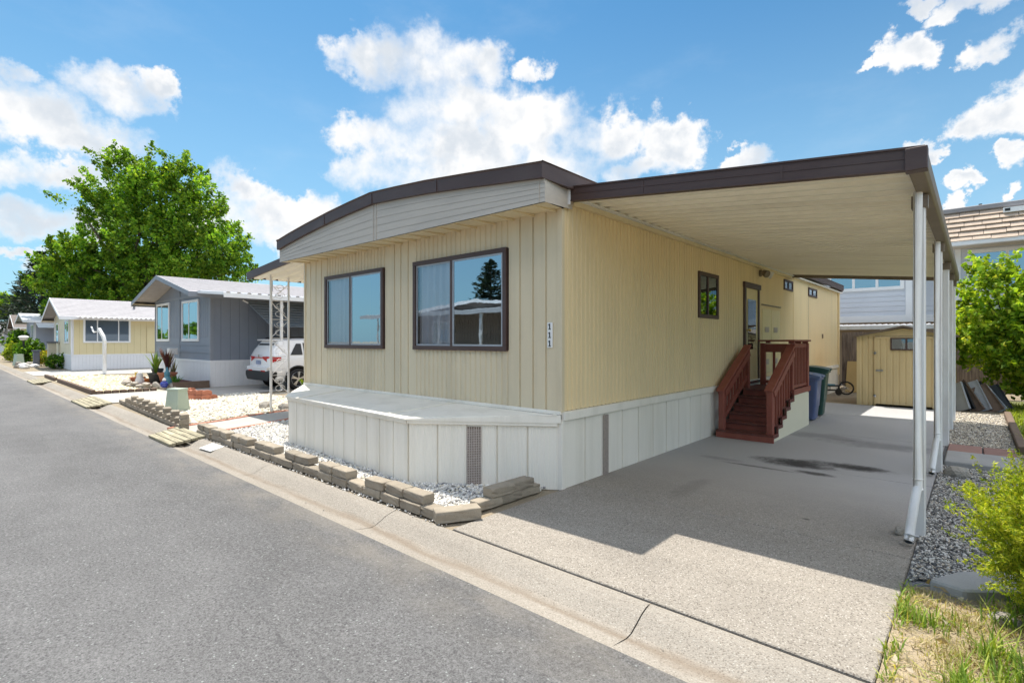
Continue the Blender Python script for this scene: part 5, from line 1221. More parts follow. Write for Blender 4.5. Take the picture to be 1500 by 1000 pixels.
# ------------------------------------------------------------------ two-storey house behind the fence
th = thing('two_storey_house', 'two storey house with brown shake mansard roof behind the fence', 'house', (0, 22.2, 0))
HYf, z1, z2 = 22.2, 2.42, 4.62
def lap(mb, x0, x1, y, za_, zb_, st=.17):
    zz = za_
    while zz < zb_ - .005: q = min(zz + st, zb_); mb.quad((x0, y - .018, zz), (x1, y - .018, zz), (x1, y, q), (x0, y, q)); mb.quad((x0, y, zz), (x1, y, zz), (x1, y - .018, zz), (x0, y - .018, zz)); zz += st
mb = MB(); lap(mb, -14, -1.66, HYf, z1, z2); lap(mb, -1.66, 14, HYf + .5, z1, z2); mb.quad((-1.66, HYf - .018, z1), (-1.66, HYf + .5, z1), (-1.66, HYf + .5, z2), (-1.66, HYf - .018, z2)); mb.build('upper_wall', 'blue lap', th, fixn=False)
mb = MB(); mb.box(-14, 14, HYf + .9, HYf + 9, 0, z1); mb.build('lower_wall', 'warm wall', th)
mb = MB(); mb.box(-14, 14, HYf + .6, HYf + 9, z1 + .01, z2); mb.build('upper_core', 'warm wall', th)
mb = MB(); mb.box(-14, -1.62, HYf - .05, HYf + .9, z1 - .22, z1 + .02); mb.box(-1.62, 14, HYf + .45, HYf + .95, z1 - .22, z1 + .02); mb.box(-1.80, -1.62, HYf - .045, HYf + .1, z1 + .02, z2 - .0); mb.box(-.02 - .5, -.38, HYf + .46, HYf + .6, z1, z2); mb.build('white_band', 'white trim', th)
def hwin(x0, x1, za_, zb_, y, splits, blinds=()):
    fr = MB(); t = .12; fr.box(x0 - t, x1 + t, y - .06, y + .02, za_ - t * .9, za_); fr.box(x0 - t, x1 + t, y - .06, y + .02, zb_, zb_ + t); fr.box(x0 - t, x0, y - .058, y + .02, za_, zb_); fr.box(x1, x1 + t, y - .058, y + .02, za_, zb_)
    ed = [x0] + [x0 + (x1 - x0) * s for s in splits] + [x1]
    for c in ed[1:-1]: fr.box(c - .04, c + .04, y - .05, y + .02, za_, zb_)
    wv = fr.build('window', 'white trim', th)
    MB().quad((x0, y - .03, za_), (x1, y - .03, za_), (x1, y - .03, zb_), (x0, y - .03, zb_)).build('pane', 'window glass', wv, fixn=False)
    MB().box(x0, x1, y - .021, y - .019, za_, zb_).build('dark_room', 'teal paint', wv)
    for i in blinds: MB().box(ed[i] + .03, ed[i + 1] - .03, y - .027, y - .023, za_ + .05, zb_).build('blind', 'curtain', wv)
hwin(-4.0, -1.95, 3.44, 4.3, HYf, (.34, .68), (1,)); hwin(-.10, 2.6, 3.30, 4.40, HYf + .5, (.31, .75), (1,)); hwin(-9, -6.6, 3.44, 4.3, HYf, (.34, .68)); hwin(5, 7.4, 3.3, 4.4, HYf + .5, (.5,))
mb = MB(); mb.box(-14.4, 14.4, HYf - .55, HYf - .42, z2 - .06, z2 + .10); mb.build('gutter', 'vinyl white', th, bevel=.02)
MB().box(-14.4, 14.4, HYf - .42, HYf + .6, z2 - .03, z2 - .005).build('soffit', 'beige wall', th)
mb = MB(); rs = random.Random(2); nC = 6; ya_, yb_ = HYf - .50, HYf + .12; zA, zB = z2 + .08, z2 + 1.10
for i in range(nC):
    f0, f1 = i / nC, (i + 1.22) / nC
    x = -14.4 + (.28 if i % 2 else 0)
    while x < 14.4:
        wd = rs.uniform(.42, .62); dz = rs.uniform(-.015, .015); dy = rs.uniform(0, .012)
        p0 = (ya_ + (yb_ - ya_) * f0 - .075 - dy, zA + (zB - zA) * f0 + dz); p1 = (ya_ + (yb_ - ya_) * f1, zA + (zB - zA) * f1)
        mb.add([(x, p0[0], p0[1]), (x + wd - .012, p0[0], p0[1]), (x + wd - .012, p1[0], p1[1]), (x, p1[0], p1[1]), (x, p0[0] + .075, p0[1] - .03), (x + wd - .012, p0[0] + .075, p0[1] - .03)], [(0, 1, 2, 3), (4, 5, 1, 0)])
        x += wd
mb.build('mansard_roof', 'shake', th, fixn=False)
MB().box(-14.3, 14.3, HYf - .42, HYf + 8.5, z2, z2 + .05).build('roof_deck', 'brown trim', th)
MB().add([(-14.4, ya_ + .03, zA - .02), (14.4, ya_ + .03, zA - .02), (14.4, yb_ + .03, zB), (-14.4, yb_ + .03, zB)], [(0, 1, 2, 3)]).build('roof_felt', 'brown trim', th, fixn=False)
mb = MB(); mb.box(-14.5, 14.5, HYf + .02, HYf + .25, zB + .0, zB + .16); mb.box(-14.4, 14.4, HYf + .25, HYf + 8.5, zB - .1, zB + .06); mb.build('roof_flashing', 'flashing', th, bevel=.02)
MB().box(.62, 1.9, HYf + .0 - .12, HYf + .1, zB - .20, zB - .05).build('eave_vent', 'white trim', th); MB().box(.66, .78, HYf - .135, HYf - .122, zB - .16, zB - .08).build('vent_hole', 'black metal', th)
MB().tube([(.1, HYf + .4, zB + .05), (.1, HYf + .4, zB + .26)], .05, 10).build('roof_pipe', 'black metal', th)

# ------------------------------------------------------------------ parked car, modelled nose towards +Y
car = thing('parked_car', 'white sport utility car parked nose-in beside the grey home', 'car', (-17.06, 6.86, 0), 0, local=True)
hw = .925; Lc = 4.45
# lower body cross-sections: (y, half width, z_low, z_belt)
secs = [(.0, .70, .42, .98), (.05, .84, .36, 1.02), (.18, .90, .30, 1.04), (.6, .92, .27, 1.05), (1.3, .925, .26, 1.04), (2.4, .925, .26, 1.02), (3.2, .92, .26, 1.0), (3.8, .89, .28, .93), (4.2, .82, .32, .84), (4.38, .70, .38, .74), (4.45, .56, .44, .68)]
vs = []; fs = []; m = 12
for (y, h, zlw, zb) in secs:
    P = [(-h * .90, zlw), (-h * .985, zlw + .10), (-h, (zlw + zb) * .5), (-h * .985, zb - .10), (-h * .93, zb), (-h * .4, zb + .02), (h * .4, zb + .02), (h * .93, zb), (h * .985, zb - .10), (h, (zlw + zb) * .5), (h * .985, zlw + .10), (h * .90, zlw)]
    vs += [(x, y, z) for x, z in P]
for i in range(len(secs) - 1):
    for k in range(m): fs.append((i * m + k, (i + 1) * m + k, (i + 1) * m + (k + 1) % m, i * m + (k + 1) % m))
fs += [tuple(range(m)), tuple(reversed([(len(secs) - 1) * m + k for k in range(m)]))]
body = MB().add(vs, fs).build('body', 'car white', car, smooth=True)
# cabin
cab = [(.06, .76, 1.02, 1.06), (.16, .74, 1.02, 1.32), (.34, .70, 1.02, 1.56), (.55, .685, 1.02, 1.60), (1.4, .69, 1.02, 1.63), (2.1, .69, 1.02, 1.61), (2.5, .68, 1.0, 1.50), (3.15, .74, .98, 1.02)]
vs = []; fs = []; m = 6
for (y, h, zb, zt) in cab: vs += [(-.895, y, zb - .03), (-h - (.02 if zt < 1.1 else 0), y, zt - .05), (-h * .8, y, zt), (h * .8, y, zt), (h + (.02 if zt < 1.1 else 0), y, zt - .05), (.895, y, zb - .03)]
for i in range(len(cab) - 1):
    for k in range(m): fs.append((i * m + k, (i + 1) * m + k, (i + 1) * m + (k + 1) % m, i * m + (k + 1) % m))
fs += [tuple(range(m)), tuple(reversed([(len(cab) - 1) * m + k for k in range(m)]))]
MB().add(vs, fs).build('cabin', 'car white', car, smooth=True)
def sx_at(z, s, off=.012):  # cabin side at height z
    f = (z - 1.0) / .55; return s * (.895 + (.69 - .895) * f + off)
for s in (-1, 1):
    for poly in ([(.62, 1.10), (1.02, 1.10), (1.02, 1.46), (.86, 1.46)], [(1.08, 1.09), (1.85, 1.08), (1.85, 1.50), (1.08, 1.48)], [(1.92, 1.08), (2.85, 1.06), (2.42, 1.44), (1.92, 1.50)]):
        pts = [(sx_at(z, s), y, z) for y, z in poly]; MB().quad(*(pts if s > 0 else pts[::-1])).build('side_glass', 'car black', car, fixn=False)
    mb = MB(); [mb.tube([(s * .70, y, 1.60), (s * .70, y + .02, 1.66)], .02, 6) for y in (.6, 2.0)]; mb.tube([(s * .70, .5, 1.65), (s * .70, 1.3, 1.68), (s * .70, 2.15, 1.65)], .018, 6); mb.build('roof_rail', 'black metal', car)
MB().quad((-.60, .085, 1.12), (.60, .085, 1.12), (.55, .25, 1.46), (-.55, .25, 1.46)).build('rear_glass', 'car black', car, fixn=False)
MB().box(-.60, .60, .17, .42, 1.555, 1.60).build('spoiler', 'car white', car, bevel=.02)
mb = MB(); mb.prism([(-.78, .30), (.78, .30), (.90, .44), (.90, .58), (.74, .62), (-.74, .62), (-.90, .58), (-.90, .44)], -.07, .20, 'y'); mb.build('bumper', 'car black', car, bevel=.03, seg=2)
MB().prism([(-.74, .60), (.74, .60), (.80, .74), (-.80, .74)], -.075, .1, 'y').build('bumper_cover', 'car white', car, bevel=.02, seg=2)
for s in (-1, 1):
    mb = MB(); mb.add([(s * .30, -.012, .99), (s * .30, -.012, 1.05), (s * .60, .0, .88), (s * .60, .0, 1.06), (s * .86, .075, .88), (s * .86, .075, 1.04), (s * .935, .30, .96), (s * .935, .30, 1.04)], [(0, 1, 3, 2), (2, 3, 5, 4), (4, 5, 7, 6)]); mb.build('tail_light', 'tail red', car, fixn=False)
    MB().box(s * .48 - .14, s * .48 + .14, -.082, -.06, .585, .625).build('reflector', 'tail red', car)
MB().box(-.30, .30, -.02, .0, 1.0, 1.03).build('light_bar', 'tail red', car)
MB().box(-.17, .17, -.026, -.01, .80, .93).build('number_plate', 'plate', car, bevel=.004)
MB().lathe([(.05, -.01), (.05, 0), (0, .0)], (0, -.0, 1.07), 16, 'y', 1.3).build('badge', 'chrome', car)
MB().tube([(0, .2, 1.60), (0, .36, 1.66)], .01, 6).build('aerial', 'black metal', car)
def wheel(y, s):
    c = (s * .865, y, .335)
    mb = MB(); mb.lathe([(.22, -.11), (.30, -.115), (.33, -.09), (.335, 0), (.33, .09), (.30, .115), (.22, .11)], c, 30, 'x'); wv = mb.build('wheel', 'tyre', car, smooth=True)
    mb = MB(); o_ = s * .115
    for k in range(5):
        a = 2 * math.pi * k / 5 + .3
        for da in (-.13, .13):
            mb.bar((c[0] + o_ * .86, y + .04 * math.cos(a), .335 + .04 * math.sin(a)), (c[0] + o_ * .98, y + .235 * math.cos(a + da), .335 + .235 * math.sin(a + da)), .03, .035)
    mb.lathe([(.222, o_ * .5), (.245, o_ * .9), (.235, o_ * 1.02), (.22, o_ * .9)], c, 30, 'x'); mb.lathe([(.06, o_ * .7), (.055, o_ * 1.0), (0, o_ * 1.02)], c, 14, 'x'); mb.build('rim', 'rim', wv)
    MB().lathe([(0, o_ * .55), (.225, o_ * .55)], c, 24, 'x').build('brake_disc', 'black metal', wv)
    mb = MB(); A = np.linspace(R(-8), R(188), 16); pin = [(y + .375 * math.cos(a), .335 + .375 * math.sin(a)) for a in A]; pout = [(y + .435 * math.cos(a), .335 + .43 * math.sin(a)) for a in A]
    xo = s * .945
    mb.add([(xo, *p) for p in pin] + [(xo + s * .004, *p) for p in pout] + [(s * .78, *p) for p in pin], [(i, i + 1, 17 + i, 16 + i) for i in range(15)] + [(i, 32 + i, 33 + i, i + 1) for i in range(15)]); mb.build('wheel_arch', 'car black', car, fixn=False)
    MB().lathe([(0, 0), (.375, 0)], (s * .915 + s * .012, y, .335), 28, 'x').build('wheel_well', 'car black', car)
for y in (.84, 3.5):
    for s in (-1, 1): wheel(y, s)
# ------------------------------------------------------------------ foliage
def leaf_cloud(name, P, D, size, cols, wts, mat, parent, aspect=.55, spread=.9, up=.35, sz_var=.4, jit=.18, clump=None):
    """one leaf per point P; D is each leaf's outward direction; two-triangle folded leaves"""
    n = len(P); s = size * rng.uniform(1 - sz_var, 1 + sz_var, (n, 1))
    d = D + rng.normal(0, spread, (n, 3)); d /= np.linalg.norm(d, axis=1, keepdims=True) + 1e-9
    nr = rng.normal(0, .8, (n, 3)); nr[:, 2] += up * 3; nr -= d * (nr * d).sum(1, keepdims=True); nr /= np.linalg.norm(nr, axis=1, keepdims=True) + 1e-9
    sd = np.cross(d, nr)
    a = P - d * s * .5; b = P + d * s * .5; l = P + sd * s * aspect * .5 - d * s * .08 + nr * s * .10; r = P - sd * s * aspect * .5 - d * s * .08 + nr * s * .10
    V = np.stack([a, r, b, l], 1).reshape(-1, 3); i = (np.arange(n) * 4)[:, None]
    F = np.concatenate([i + [0, 1, 2], i + [0, 2, 3]], 1).reshape(-1, 3)
    pick = rng.choice(len(cols), n, p=np.array(wts) / sum(wts)); T = np.array(cols, np.float32)[pick] * rng.uniform(1 - jit, 1 + jit, (n, 1))
    if clump is not None: T = T * clump[:, None]
    return np_mesh(name, V, F, mat, parent, np.repeat(np.clip(T, 0, 1), 2, 0))
def limb(mb, a, b, r0, r1, wob=.06, n=6, rr=random):
    a = Vector(a); b = Vector(b); L = (b - a).length
    pts = [a.lerp(b, i / (n - 1)) + (Vector((rr.uniform(-1, 1), rr.uniform(-1, 1), rr.uniform(-.4, .4))) * L * wob if 0 < i < n - 1 else Vector()) for i in range(n)]
    mb.tube(pts, [r0 + (r1 - r0) * i / (n - 1) for i in range(n)], 7); return pts
def sprays(lobes, nclump, per, length, rad, bias=.55, fill=.25):
    """leaf positions along twig sprays that start inside ellipsoid lobes and point out and up"""
    P = []; D = []; vol = np.array([l[3] * l[4] * l[5] for l in lobes]) ** .67
    C = rng.choice(len(lobes), nclump, p=vol / vol.sum())
    for li in C:
        cx, cy, cz, rx, ry, rz = lobes[li]
        u = rng.normal(0, 1, 3); u /= np.linalg.norm(u); rr_ = (rng.uniform(0, 1) ** .33 if rng.uniform() < fill else rng.uniform(bias, 1.0) )
        o = np.array([cx, cy, cz]) + u * rr_ * np.array([rx, ry, rz]); out = u * np.array([1, 1, .8]) + np.array([0, 0, .75]) + rng.normal(0, .3, 3); out /= np.linalg.norm(out)
        L = length * rng.uniform(.55, 1.3); t = rng.uniform(0, 1, (per, 1)) ** .8
        w = rad * (1 - .72 * t)
        P.append(o + out * L * t + rng.normal(0, 1, (per, 3)) * w * .6); D.append(np.repeat(out[None], per, 0) * .5 + rng.normal(0, .4, (per, 3)))
    return np.concatenate(P), np.concatenate(D)
GREEN = [(.085, .19, .022), (.13, .27, .028), (.20, .34, .035), (.29, .40, .042), (.05, .115, .02)]
def px_lobes(L, depth, dj=0., ry=None):
    """ellipsoids surveyed from the photograph, set at their real distance"""
    out = []; rl = random.Random(7)
    for (px, py, rx, rz) in L:
        c = at_depth(px, py, depth + rl.uniform(-dj, dj)); k = depth / FPX
        out.append((c.x, c.y, c.z, rx * k, (rx if ry is None else ry) * k, rz * k))
    return out
# the big maple behind the neighbours
D0 = 43.
base = at_depth(215, 499, D0); mt = thing('maple_tree', 'tall broad bright green maple tree rising behind the yellow and grey homes', 'tree', (base.x, base.y, 0))
ML = px_lobes([(188, 259, 24, 22), (224, 276, 24, 26), (152, 284, 26, 18), (122, 304, 22, 12), (266, 274, 22, 26), (236, 308, 40, 34), (292, 306, 22, 24), (308, 338, 28, 30), (336, 368, 20, 26), (338, 400, 26, 24), (290, 375, 42, 38), (215, 353, 46, 38), (170, 326, 30, 30), (160, 362, 26, 22), (112, 380, 26, 18), (86, 388, 18, 12), (130, 408, 46, 28), (195, 405, 56, 36), (250, 412, 56, 36), (110, 430, 44, 18), (180, 440, 60, 22), (84, 366, 8, 6), (104, 360, 8, 6), (166, 238, 10, 8), (215, 238, 6, 12), (262, 242, 7, 12), (286, 262, 6, 10)], D0, 1.8)
P, Dv = sprays(ML, 1180, 84, 1.25, .50, bias=.72, fill=.16)
cl = np.repeat(rng.uniform(.55, 1.5, 1180), 84)
leaf_cloud('crown', P, Dv, .225, GREEN, (2, 4, 5, 2.6, 1.4), 'leaf', mt, aspect=.8, spread=.8, up=.3, clump=cl)
mb = MB(); rr = random.Random(5)
limb(mb, (base.x, base.y, -.1), (base.x + .3, base.y, 6.), .45, .34, .02, 6, rr)
for l in ML[:21]: limb(mb, (base.x + .2, base.y, rr.uniform(3.5, 6.5)), (l[0], l[1], l[2]), .2, .03, .05, 6, rr)
mb.build('trunk', 'bark', mt, smooth=True)
# conifers far down the lane
def conifer(name, label, px, ptop, pbase, depth, half, seed, group=None, lean=0., x=None):
    r = np.random.default_rng(seed); top = at_depth(px, ptop, depth) if x is None else Vector(x); z0 = .3
    t = thing(name, label, 'tree', (top.x, top.y, 0), group=group); H_ = top.z
    mb = MB(); mb.tube([(top.x, top.y, -.1), (top.x + .1, top.y, H_ * .5), (top.x, top.y, H_)], [H_ * .022, H_ * .014, .02], 7)
    P = []; D = []; zz = H_ * .10
    while zz < H_ - .1:
        f = 1 - zz / H_; nb = 7
        for k in range(nb):
            a = r.uniform(0, 6.283); L = half * (f ** .8) * r.uniform(.65, 1.2) + .15; dr = np.array([math.cos(a), math.sin(a), r.uniform(.05, .35)])
            o = np.array([top.x, top.y, zz]); e = o + dr * L; mb.tube([tuple(o), tuple(o + dr * L * .5 + np.array([0, 0, -.05 * L])), tuple(e)], [.03, .02, .008], 4, cap=False)
            q = max(14, int(42 * L / half)); u = r.uniform(.15, 1, (q, 1)); P.append(o + dr * L * u + r.normal(0, 1, (q, 3)) * np.array([.12, .12, .07]) * L); D.append(np.repeat(dr[None], q, 0) + r.normal(0, .3, (q, 3)))
        zz += H_ / 30
    leaf_cloud('foliage', np.concatenate(P), np.concatenate(D), H_ * .05, [(.016, .035, .022), (.025, .048, .028), (.038, .062, .034)], (2, 3, 1), 'needle', t, aspect=.28, spread=.35, up=.2)
    mb.build('trunk', 'bark', t); return t
conifer('conifer_tree', 'dark conifer tree standing between the maple and the far left bushes', 62, 366, 470, 62, 5.2, 3)
conifer('conifer_tree', 'smaller dark conifer tree, leftmost of the dark conifers down the lane', 38, 400, 470, 70, 3.6, 4)
conifer('conifer_tree', 'dark pine tree across the lane seen in the right window reflection', 0, 0, 0, 0, 3.0, 9, x=(-34.0, -26.0, 9.3))
def round_shrub(name, label, cat, lobes, n, per, leaf, cols, wts, stem=True, length=.25, rad=.12, group=None, aspect=.6, mat='leaf', spread=.7, jit=.2):
    c = lobes[0]; cx = sum(l[0] for l in lobes) / len(lobes); cy = sum(l[1] for l in lobes) / len(lobes)
    t = thing(name, label, cat, (cx, cy, 0), group=group)
    P, D = sprays(lobes, n, per, length, rad); clump = np.repeat(rng.uniform(.7, 1.25, n), per); P[:, 2] = np.maximum(P[:, 2], .02)
    leaf_cloud('foliage', P, D, leaf, cols, wts, mat, t, aspect=aspect, spread=spread, jit=jit, clump=clump)
    if stem:
        mb = MB(); r = random.Random(len(label))
        for l in lobes:
            for q in range(3): limb(mb, (cx + r.uniform(-.1, .1), cy + r.uniform(-.1, .1), -.02), (l[0] + r.uniform(-.4, .4) * l[3], l[1] + r.uniform(-.4, .4) * l[4], l[2] + .2 * l[5]), .02 + .012 * l[5], .006, .06, 5, r)
        mb.build('stems', 'bark', t)
    return t
BR = [(.20, .34, .03), (.30, .44, .04), (.42, .52, .055), (.12, .22, .024), (.50, .54, .09)]
round_shrub('leafy_tree', 'tall bright green leafy shrub by the fence, with two peaks, right of the carport', 'shrub', [(.40, 16.4, 1.55, .70, .7, .85), (.30, 16.2, 2.35, .52, .6, .75), (.28, 16.2, 3.0, .24, .3, .45), (1.05, 16.2, 1.3, .8, .8, .9), (1.15, 16.0, 2.2, .5, .6, .7), (1.75, 16.0, 2.6, .55, .6, .85), (1.72, 16.0, 3.2, .25, .3, .5), (1.7, 16.1, 1.4, .7, .8, 1.0), (2.5, 16.2, 2.0, .9, .9, 1.3), (3.6, 16.3, 1.6, .9, .9, 1.2), (1.25, 16.2, .75, .6, .5, .5), (2.4, 15.9, .7, .9, .7, .6)], 1350, 40, .11, BR, (3, 4, 3, 2, 1), length=.42, rad=.17, aspect=.7)
# yellow-green feathery shrub close on the right
YG = [(.27, .36, .028), (.40, .46, .04), (.50, .52, .055), (.15, .24, .022), (.54, .53, .09)]
round_shrub('feathery_shrub', 'yellow green feathery shrub leaning over the grey gravel and flat slab at right', 'shrub', [(.20, 3.95, .52, .19, .20, .20), (.40, 3.98, .52, .28, .26, .30), (.34, 4.0, .30, .26, .2, .20), (.75, 3.9, .56, .34, .3, .38), (1.1, 3.9, .5, .36, .3, .36)], 2100, 58, .021, YG, (3, 4, 2.5, 2, 1.2), length=.22, rad=.032, aspect=.34, spread=.6)
# far-left bushes
round_shrub('bush', 'rounded dark green bush beside the globe lamp post', 'bush', [(-49.6, 4.35, .8, .9, .8, .75), (-48.9, 4.2, .55, .6, .6, .5)], 150, 34, .13, GREEN, (4, 3, 1, .5, 3), length=.3, rad=.18)
round_shrub('bush', 'yellow green bush at the far left edge of the lane', 'bush', [(-53.4, 4.0, .6, 1.0, .7, .6)], 110, 34, .13, YG, (2, 2, 1, 3, .5), length=.3, rad=.18)
round_shrub('bush', 'low yellow and red flowering bush between the slate post and the beige post', 'bush', [(-43.0, 4.5, .42, .75, .5, .35)], 90, 34, .10, [(.35, .36, .04), (.2, .28, .03), (.5, .42, .06), (.4, .12, .03)], (3, 3, 2, 1), length=.22, rad=.14)
round_shrub('bush', 'low dark green bush at the corner of the yellow home', 'bush', [(-38.2, 4.45, .35, .6, .45, .34)], 70, 34, .10, GREEN, (4, 3, 1, .3, 3), length=.22, rad=.14)
round_shrub('bush', 'tall green bush at the far left behind the yellow green bush', 'bush', [(-58.5, 4.6, 1.2, 1.2, 1.0, 1.0), (-61, 5, 1.2, 1.3, 1, 1.0)], 170, 34, .17, GREEN, (3, 3, 2, .5, 2), length=.35, rad=.25)
round_shrub('small_tree', 'pale green tree crown far down the lane above the brown roof', 'tree', [tuple(l) for l in px_lobes([(22, 446, 16, 12), (8, 452, 14, 12), (-10, 450, 18, 16)], 85)], 110, 36, .5, GREEN, (1, 2, 3, 3, .5), length=1., rad=.6)
round_shrub('weed_plant', 'small green plant growing at the left corner of the hitch cover', 'plant', [(-9.35, 4.75, .52, .16, .2, .30)], 40, 22, .06, BR, (3, 4, 3, 2, 1), length=.15, rad=.06)
# hedge of trees far beyond the park, as one mass
LB = []
for k in range(64):
    a = -1.75 + k * .055; d = 150 + rng.uniform(-18, 18); LB.append((d * math.sin(a), d * math.cos(a), rng.uniform(2, 4.2), rng.uniform(5, 8), rng.uniform(4, 6), rng.uniform(2.4, 4.4)))
P, Dv = sprays(LB, 900, 22, 2.2, 1.4); o = leaf_cloud('distant_treeline', P, Dv, 1.3, GREEN, (3, 3, 1.5, .4, 2), 'leaf', None, aspect=.8); tag(o, 'far off line of mixed green trees beyond the park', 'treeline', None, 'stuff')

# ------------------------------------------------------------------ grass and weeds
def grass(name, label, poly, n, h0, h1, cols, wts, w=.006, clump=None, z=0., lean=.5):
    xs_ = [p[0] for p in poly]; ys_ = [p[1] for p in poly]
    if clump:
        cx = rng.uniform(min(xs_), max(xs_), clump); cy = rng.uniform(min(ys_), max(ys_), clump); ci = rng.integers(0, clump, n * 2); x = cx[ci] + rng.normal(0, .05, n * 2); y = cy[ci] + rng.normal(0, .05, n * 2); hm = rng.uniform(.5, 1.3, clump)[ci]
    else: x = rng.uniform(min(xs_), max(xs_), n * 2); y = rng.uniform(min(ys_), max(ys_), n * 2); hm = np.ones(n * 2)
    k = inside(poly, x, y); x, y, hm = x[k][:n], y[k][:n], hm[k][:n]; n = len(x)
    h = rng.uniform(h0, h1, n) * hm; a = rng.uniform(0, 6.283, n); le = np.abs(rng.normal(0, lean, n)) + .1
    dx, dy = np.cos(a), np.sin(a); wx, wy = -dy * w, dx * w
    def pt(t, s, wd): return np.stack([x + dx * h * le * t ** 1.8 + s * wx * wd, y + dy * h * le * t ** 1.8 + s * wy * wd, z + h * t * (1 - .25 * t * le)], -1)
    V = np.stack([pt(0, -1, 1), pt(0, 1, 1), pt(.5, -1, .8), pt(.5, 1, .8), pt(1., 0, 0)], 1).reshape(-1, 3); i = (np.arange(n) * 5)[:, None]
    F = np.concatenate([i + [0, 1, 3], i + [0, 3, 2], i + [2, 3, 4]], 1).reshape(-1, 3)
    pick = rng.choice(len(cols), n, p=np.array(wts) / sum(wts)); T = np.array(cols, np.float32)[pick] * rng.uniform(.75, 1.2, (n, 1))
    o = np_mesh(name, V, F, 'blade', None, np.repeat(np.clip(T, 0, 1), 3, 0)); return tag(o, label, 'grass', None, 'stuff')
DRY = [(.46, .385, .22), (.38, .31, .17), (.56, .48, .31), (.22, .27, .05), (.34, .36, .08)]
WP = [(-.335, 2.86), (1.6, 2.86), (2.2, 4.4), (.5, 4.7), (.28, 4.3), (-.05, 4.1), (-.33, 4.08)]
grass('dry_grass', 'dry straw coloured grass with weeds in the lower right corner', WP, 15000, .015, .06, DRY, (4, 3, 2, 1, 1), .0028, clump=160, lean=1.1)
grass('dry_grass', 'dry straw coloured grass with weeds in the lower right corner', WP, 9000, .01, .035, DRY, (4, 4, 3, .6, .6), .0025, lean=1.6)
WEED = [(.16, .27, .03), (.24, .34, .05), (.34, .40, .07), (.12, .20, .03)]
grass('green_weeds', 'green weed blades sprouting in the dry grass', WP, 2800, .04, .12, WEED, (3, 3, 2, 2), .004, clump=70, lean=.55)
grass('green_weeds', 'line of green weeds along the edge of the driveway', [(-.345, 2.86), (-.27, 2.86), (-.27, 4.2), (-.345, 4.2)], 260, .02, .08, WEED + [(.5, .44, .12)], (3, 3, 2, 2, 3), .004, clump=26, lean=.7)
grass('green_weeds', 'green weeds round the flat grey slab of stone', [(.02, 4.0), (.7, 4.1), (.8, 4.9), (.3, 4.7), (.2, 4.25)], 900, .06, .20, WEED, (3, 2, 1, 3), .005, clump=26, lean=.6)
grass('lawn_grass', 'bright green lawn beyond the dark timber edging', [(.54, 8.6), (5, 8.6), (5, 17.6), (.3, 17.2), (.54, 14.6)], 15000, .05, .16, [(.26, .34, .03), (.34, .40, .045), (.17, .25, .025), (.42, .42, .10)], (3, 3, 2, 1), .010, lean=.6)
grass('lawn_grass', 'bright green weeds behind the feathery shrub', [(.54, 6.6), (3, 6.6), (3, 8.6), (.54, 8.6)], 2500, .04, .14, [(.26, .34, .03), (.34, .40, .045), (.17, .25, .025), (.42, .42, .10)], (3, 3, 2, 1), .008, lean=.6)
grass('green_weeds', 'taller green weeds at the very corner of the dry grass', [(-.12, 2.88), (1.2, 2.88), (1.2, 3.7), (.05, 3.5)], 2000, .08, .20, WEED, (3, 3, 2, 1), .0045, clump=30, lean=.6)
# dry leaves and litter in the weeds
P = np.stack([rng.uniform(-.3, 1.2, 130), rng.uniform(2.9, 4.2, 130), rng.uniform(.006, .03, 130)], -1)
o = leaf_cloud('leaf_litter', P, rng.normal(0, 1, (130, 3)) * [1, 1, .2], .05, [(.42, .32, .2), (.55, .48, .38), (.3, .2, .12)], (2, 2, 1), 'blade', None); tag(o, 'dry fallen leaves scattered in the weeds', 'leaf litter', None, 'stuff')

# ------------------------------------------------------------------ pots, ornaments and edging in front of the grey home
S(MB().prism([(-22.0, 4.75), (-20.8, 4.45), (-19.1, 5.0), (-18.98, 6.03), (-22.0, 6.03)], -.01, .12, 'z').build('mulch_bed', 'mulch'))
for k in range(13):
    u = k / 12; a = Vector((-22.3, 4.45, 0)).lerp(Vector((-19.9, 4.55, 0)), u); r = random.Random(k)
    for j in range(2 if k % 3 else 3):
        rock('edging_stone', a.x + .03 * j, a.y + r.uniform(-.05, .05) - .25 * math.sin(u * 3), j * .07, .16, .12, .055, 'flag stone', ORD[k] + ' stack from the left, ' + ['bottom', 'upper', 'top'][j] + ' flat stone of the flower bed edging', 'stone', 'stacked stones round the flower bed', 60 + k * 3 + j, r.uniform(-.4, .4))
for k in range(3): rock('edging_stone', -19.75 + k * .38, 4.72 + k * .12, 0, .2, .09, .16, 'flag stone', ['left', 'middle', 'right'][k] + ' one of three round topped edging stones by the side driveway', 'stone', 'scalloped concrete edging by the driveway', 120 + k, .3)
b = MB().box(-18.95, -18.83, 4.95, 6.0, 0, .24).build('timber_edging', 'timber edge', bevel=.01); rebase(b, (-18.9, 5.4, 0)); tag(b, 'dark timber edging beside the grey home flower bed', 'edging')
b = MB().bar((-18.9, 4.98, .1), (-19.1, 4.98, .1), .1, .2)
def pot(name, x, y, z, prof, mat, label, cat='plant pot'):
    o = MB().lathe(prof, (0, 0, 0), 20).build(name, mat, smooth=True); o.location = (x, y, z); return tag(o, label, cat)
def pr(r, h): return [(r * .62, 0), (r * .7, .02), (r, h * .85), (r * 1.1, h * .86), (r * 1.1, h), (r * .9, h), (r * .85, h * .8), (0, h * .78)]
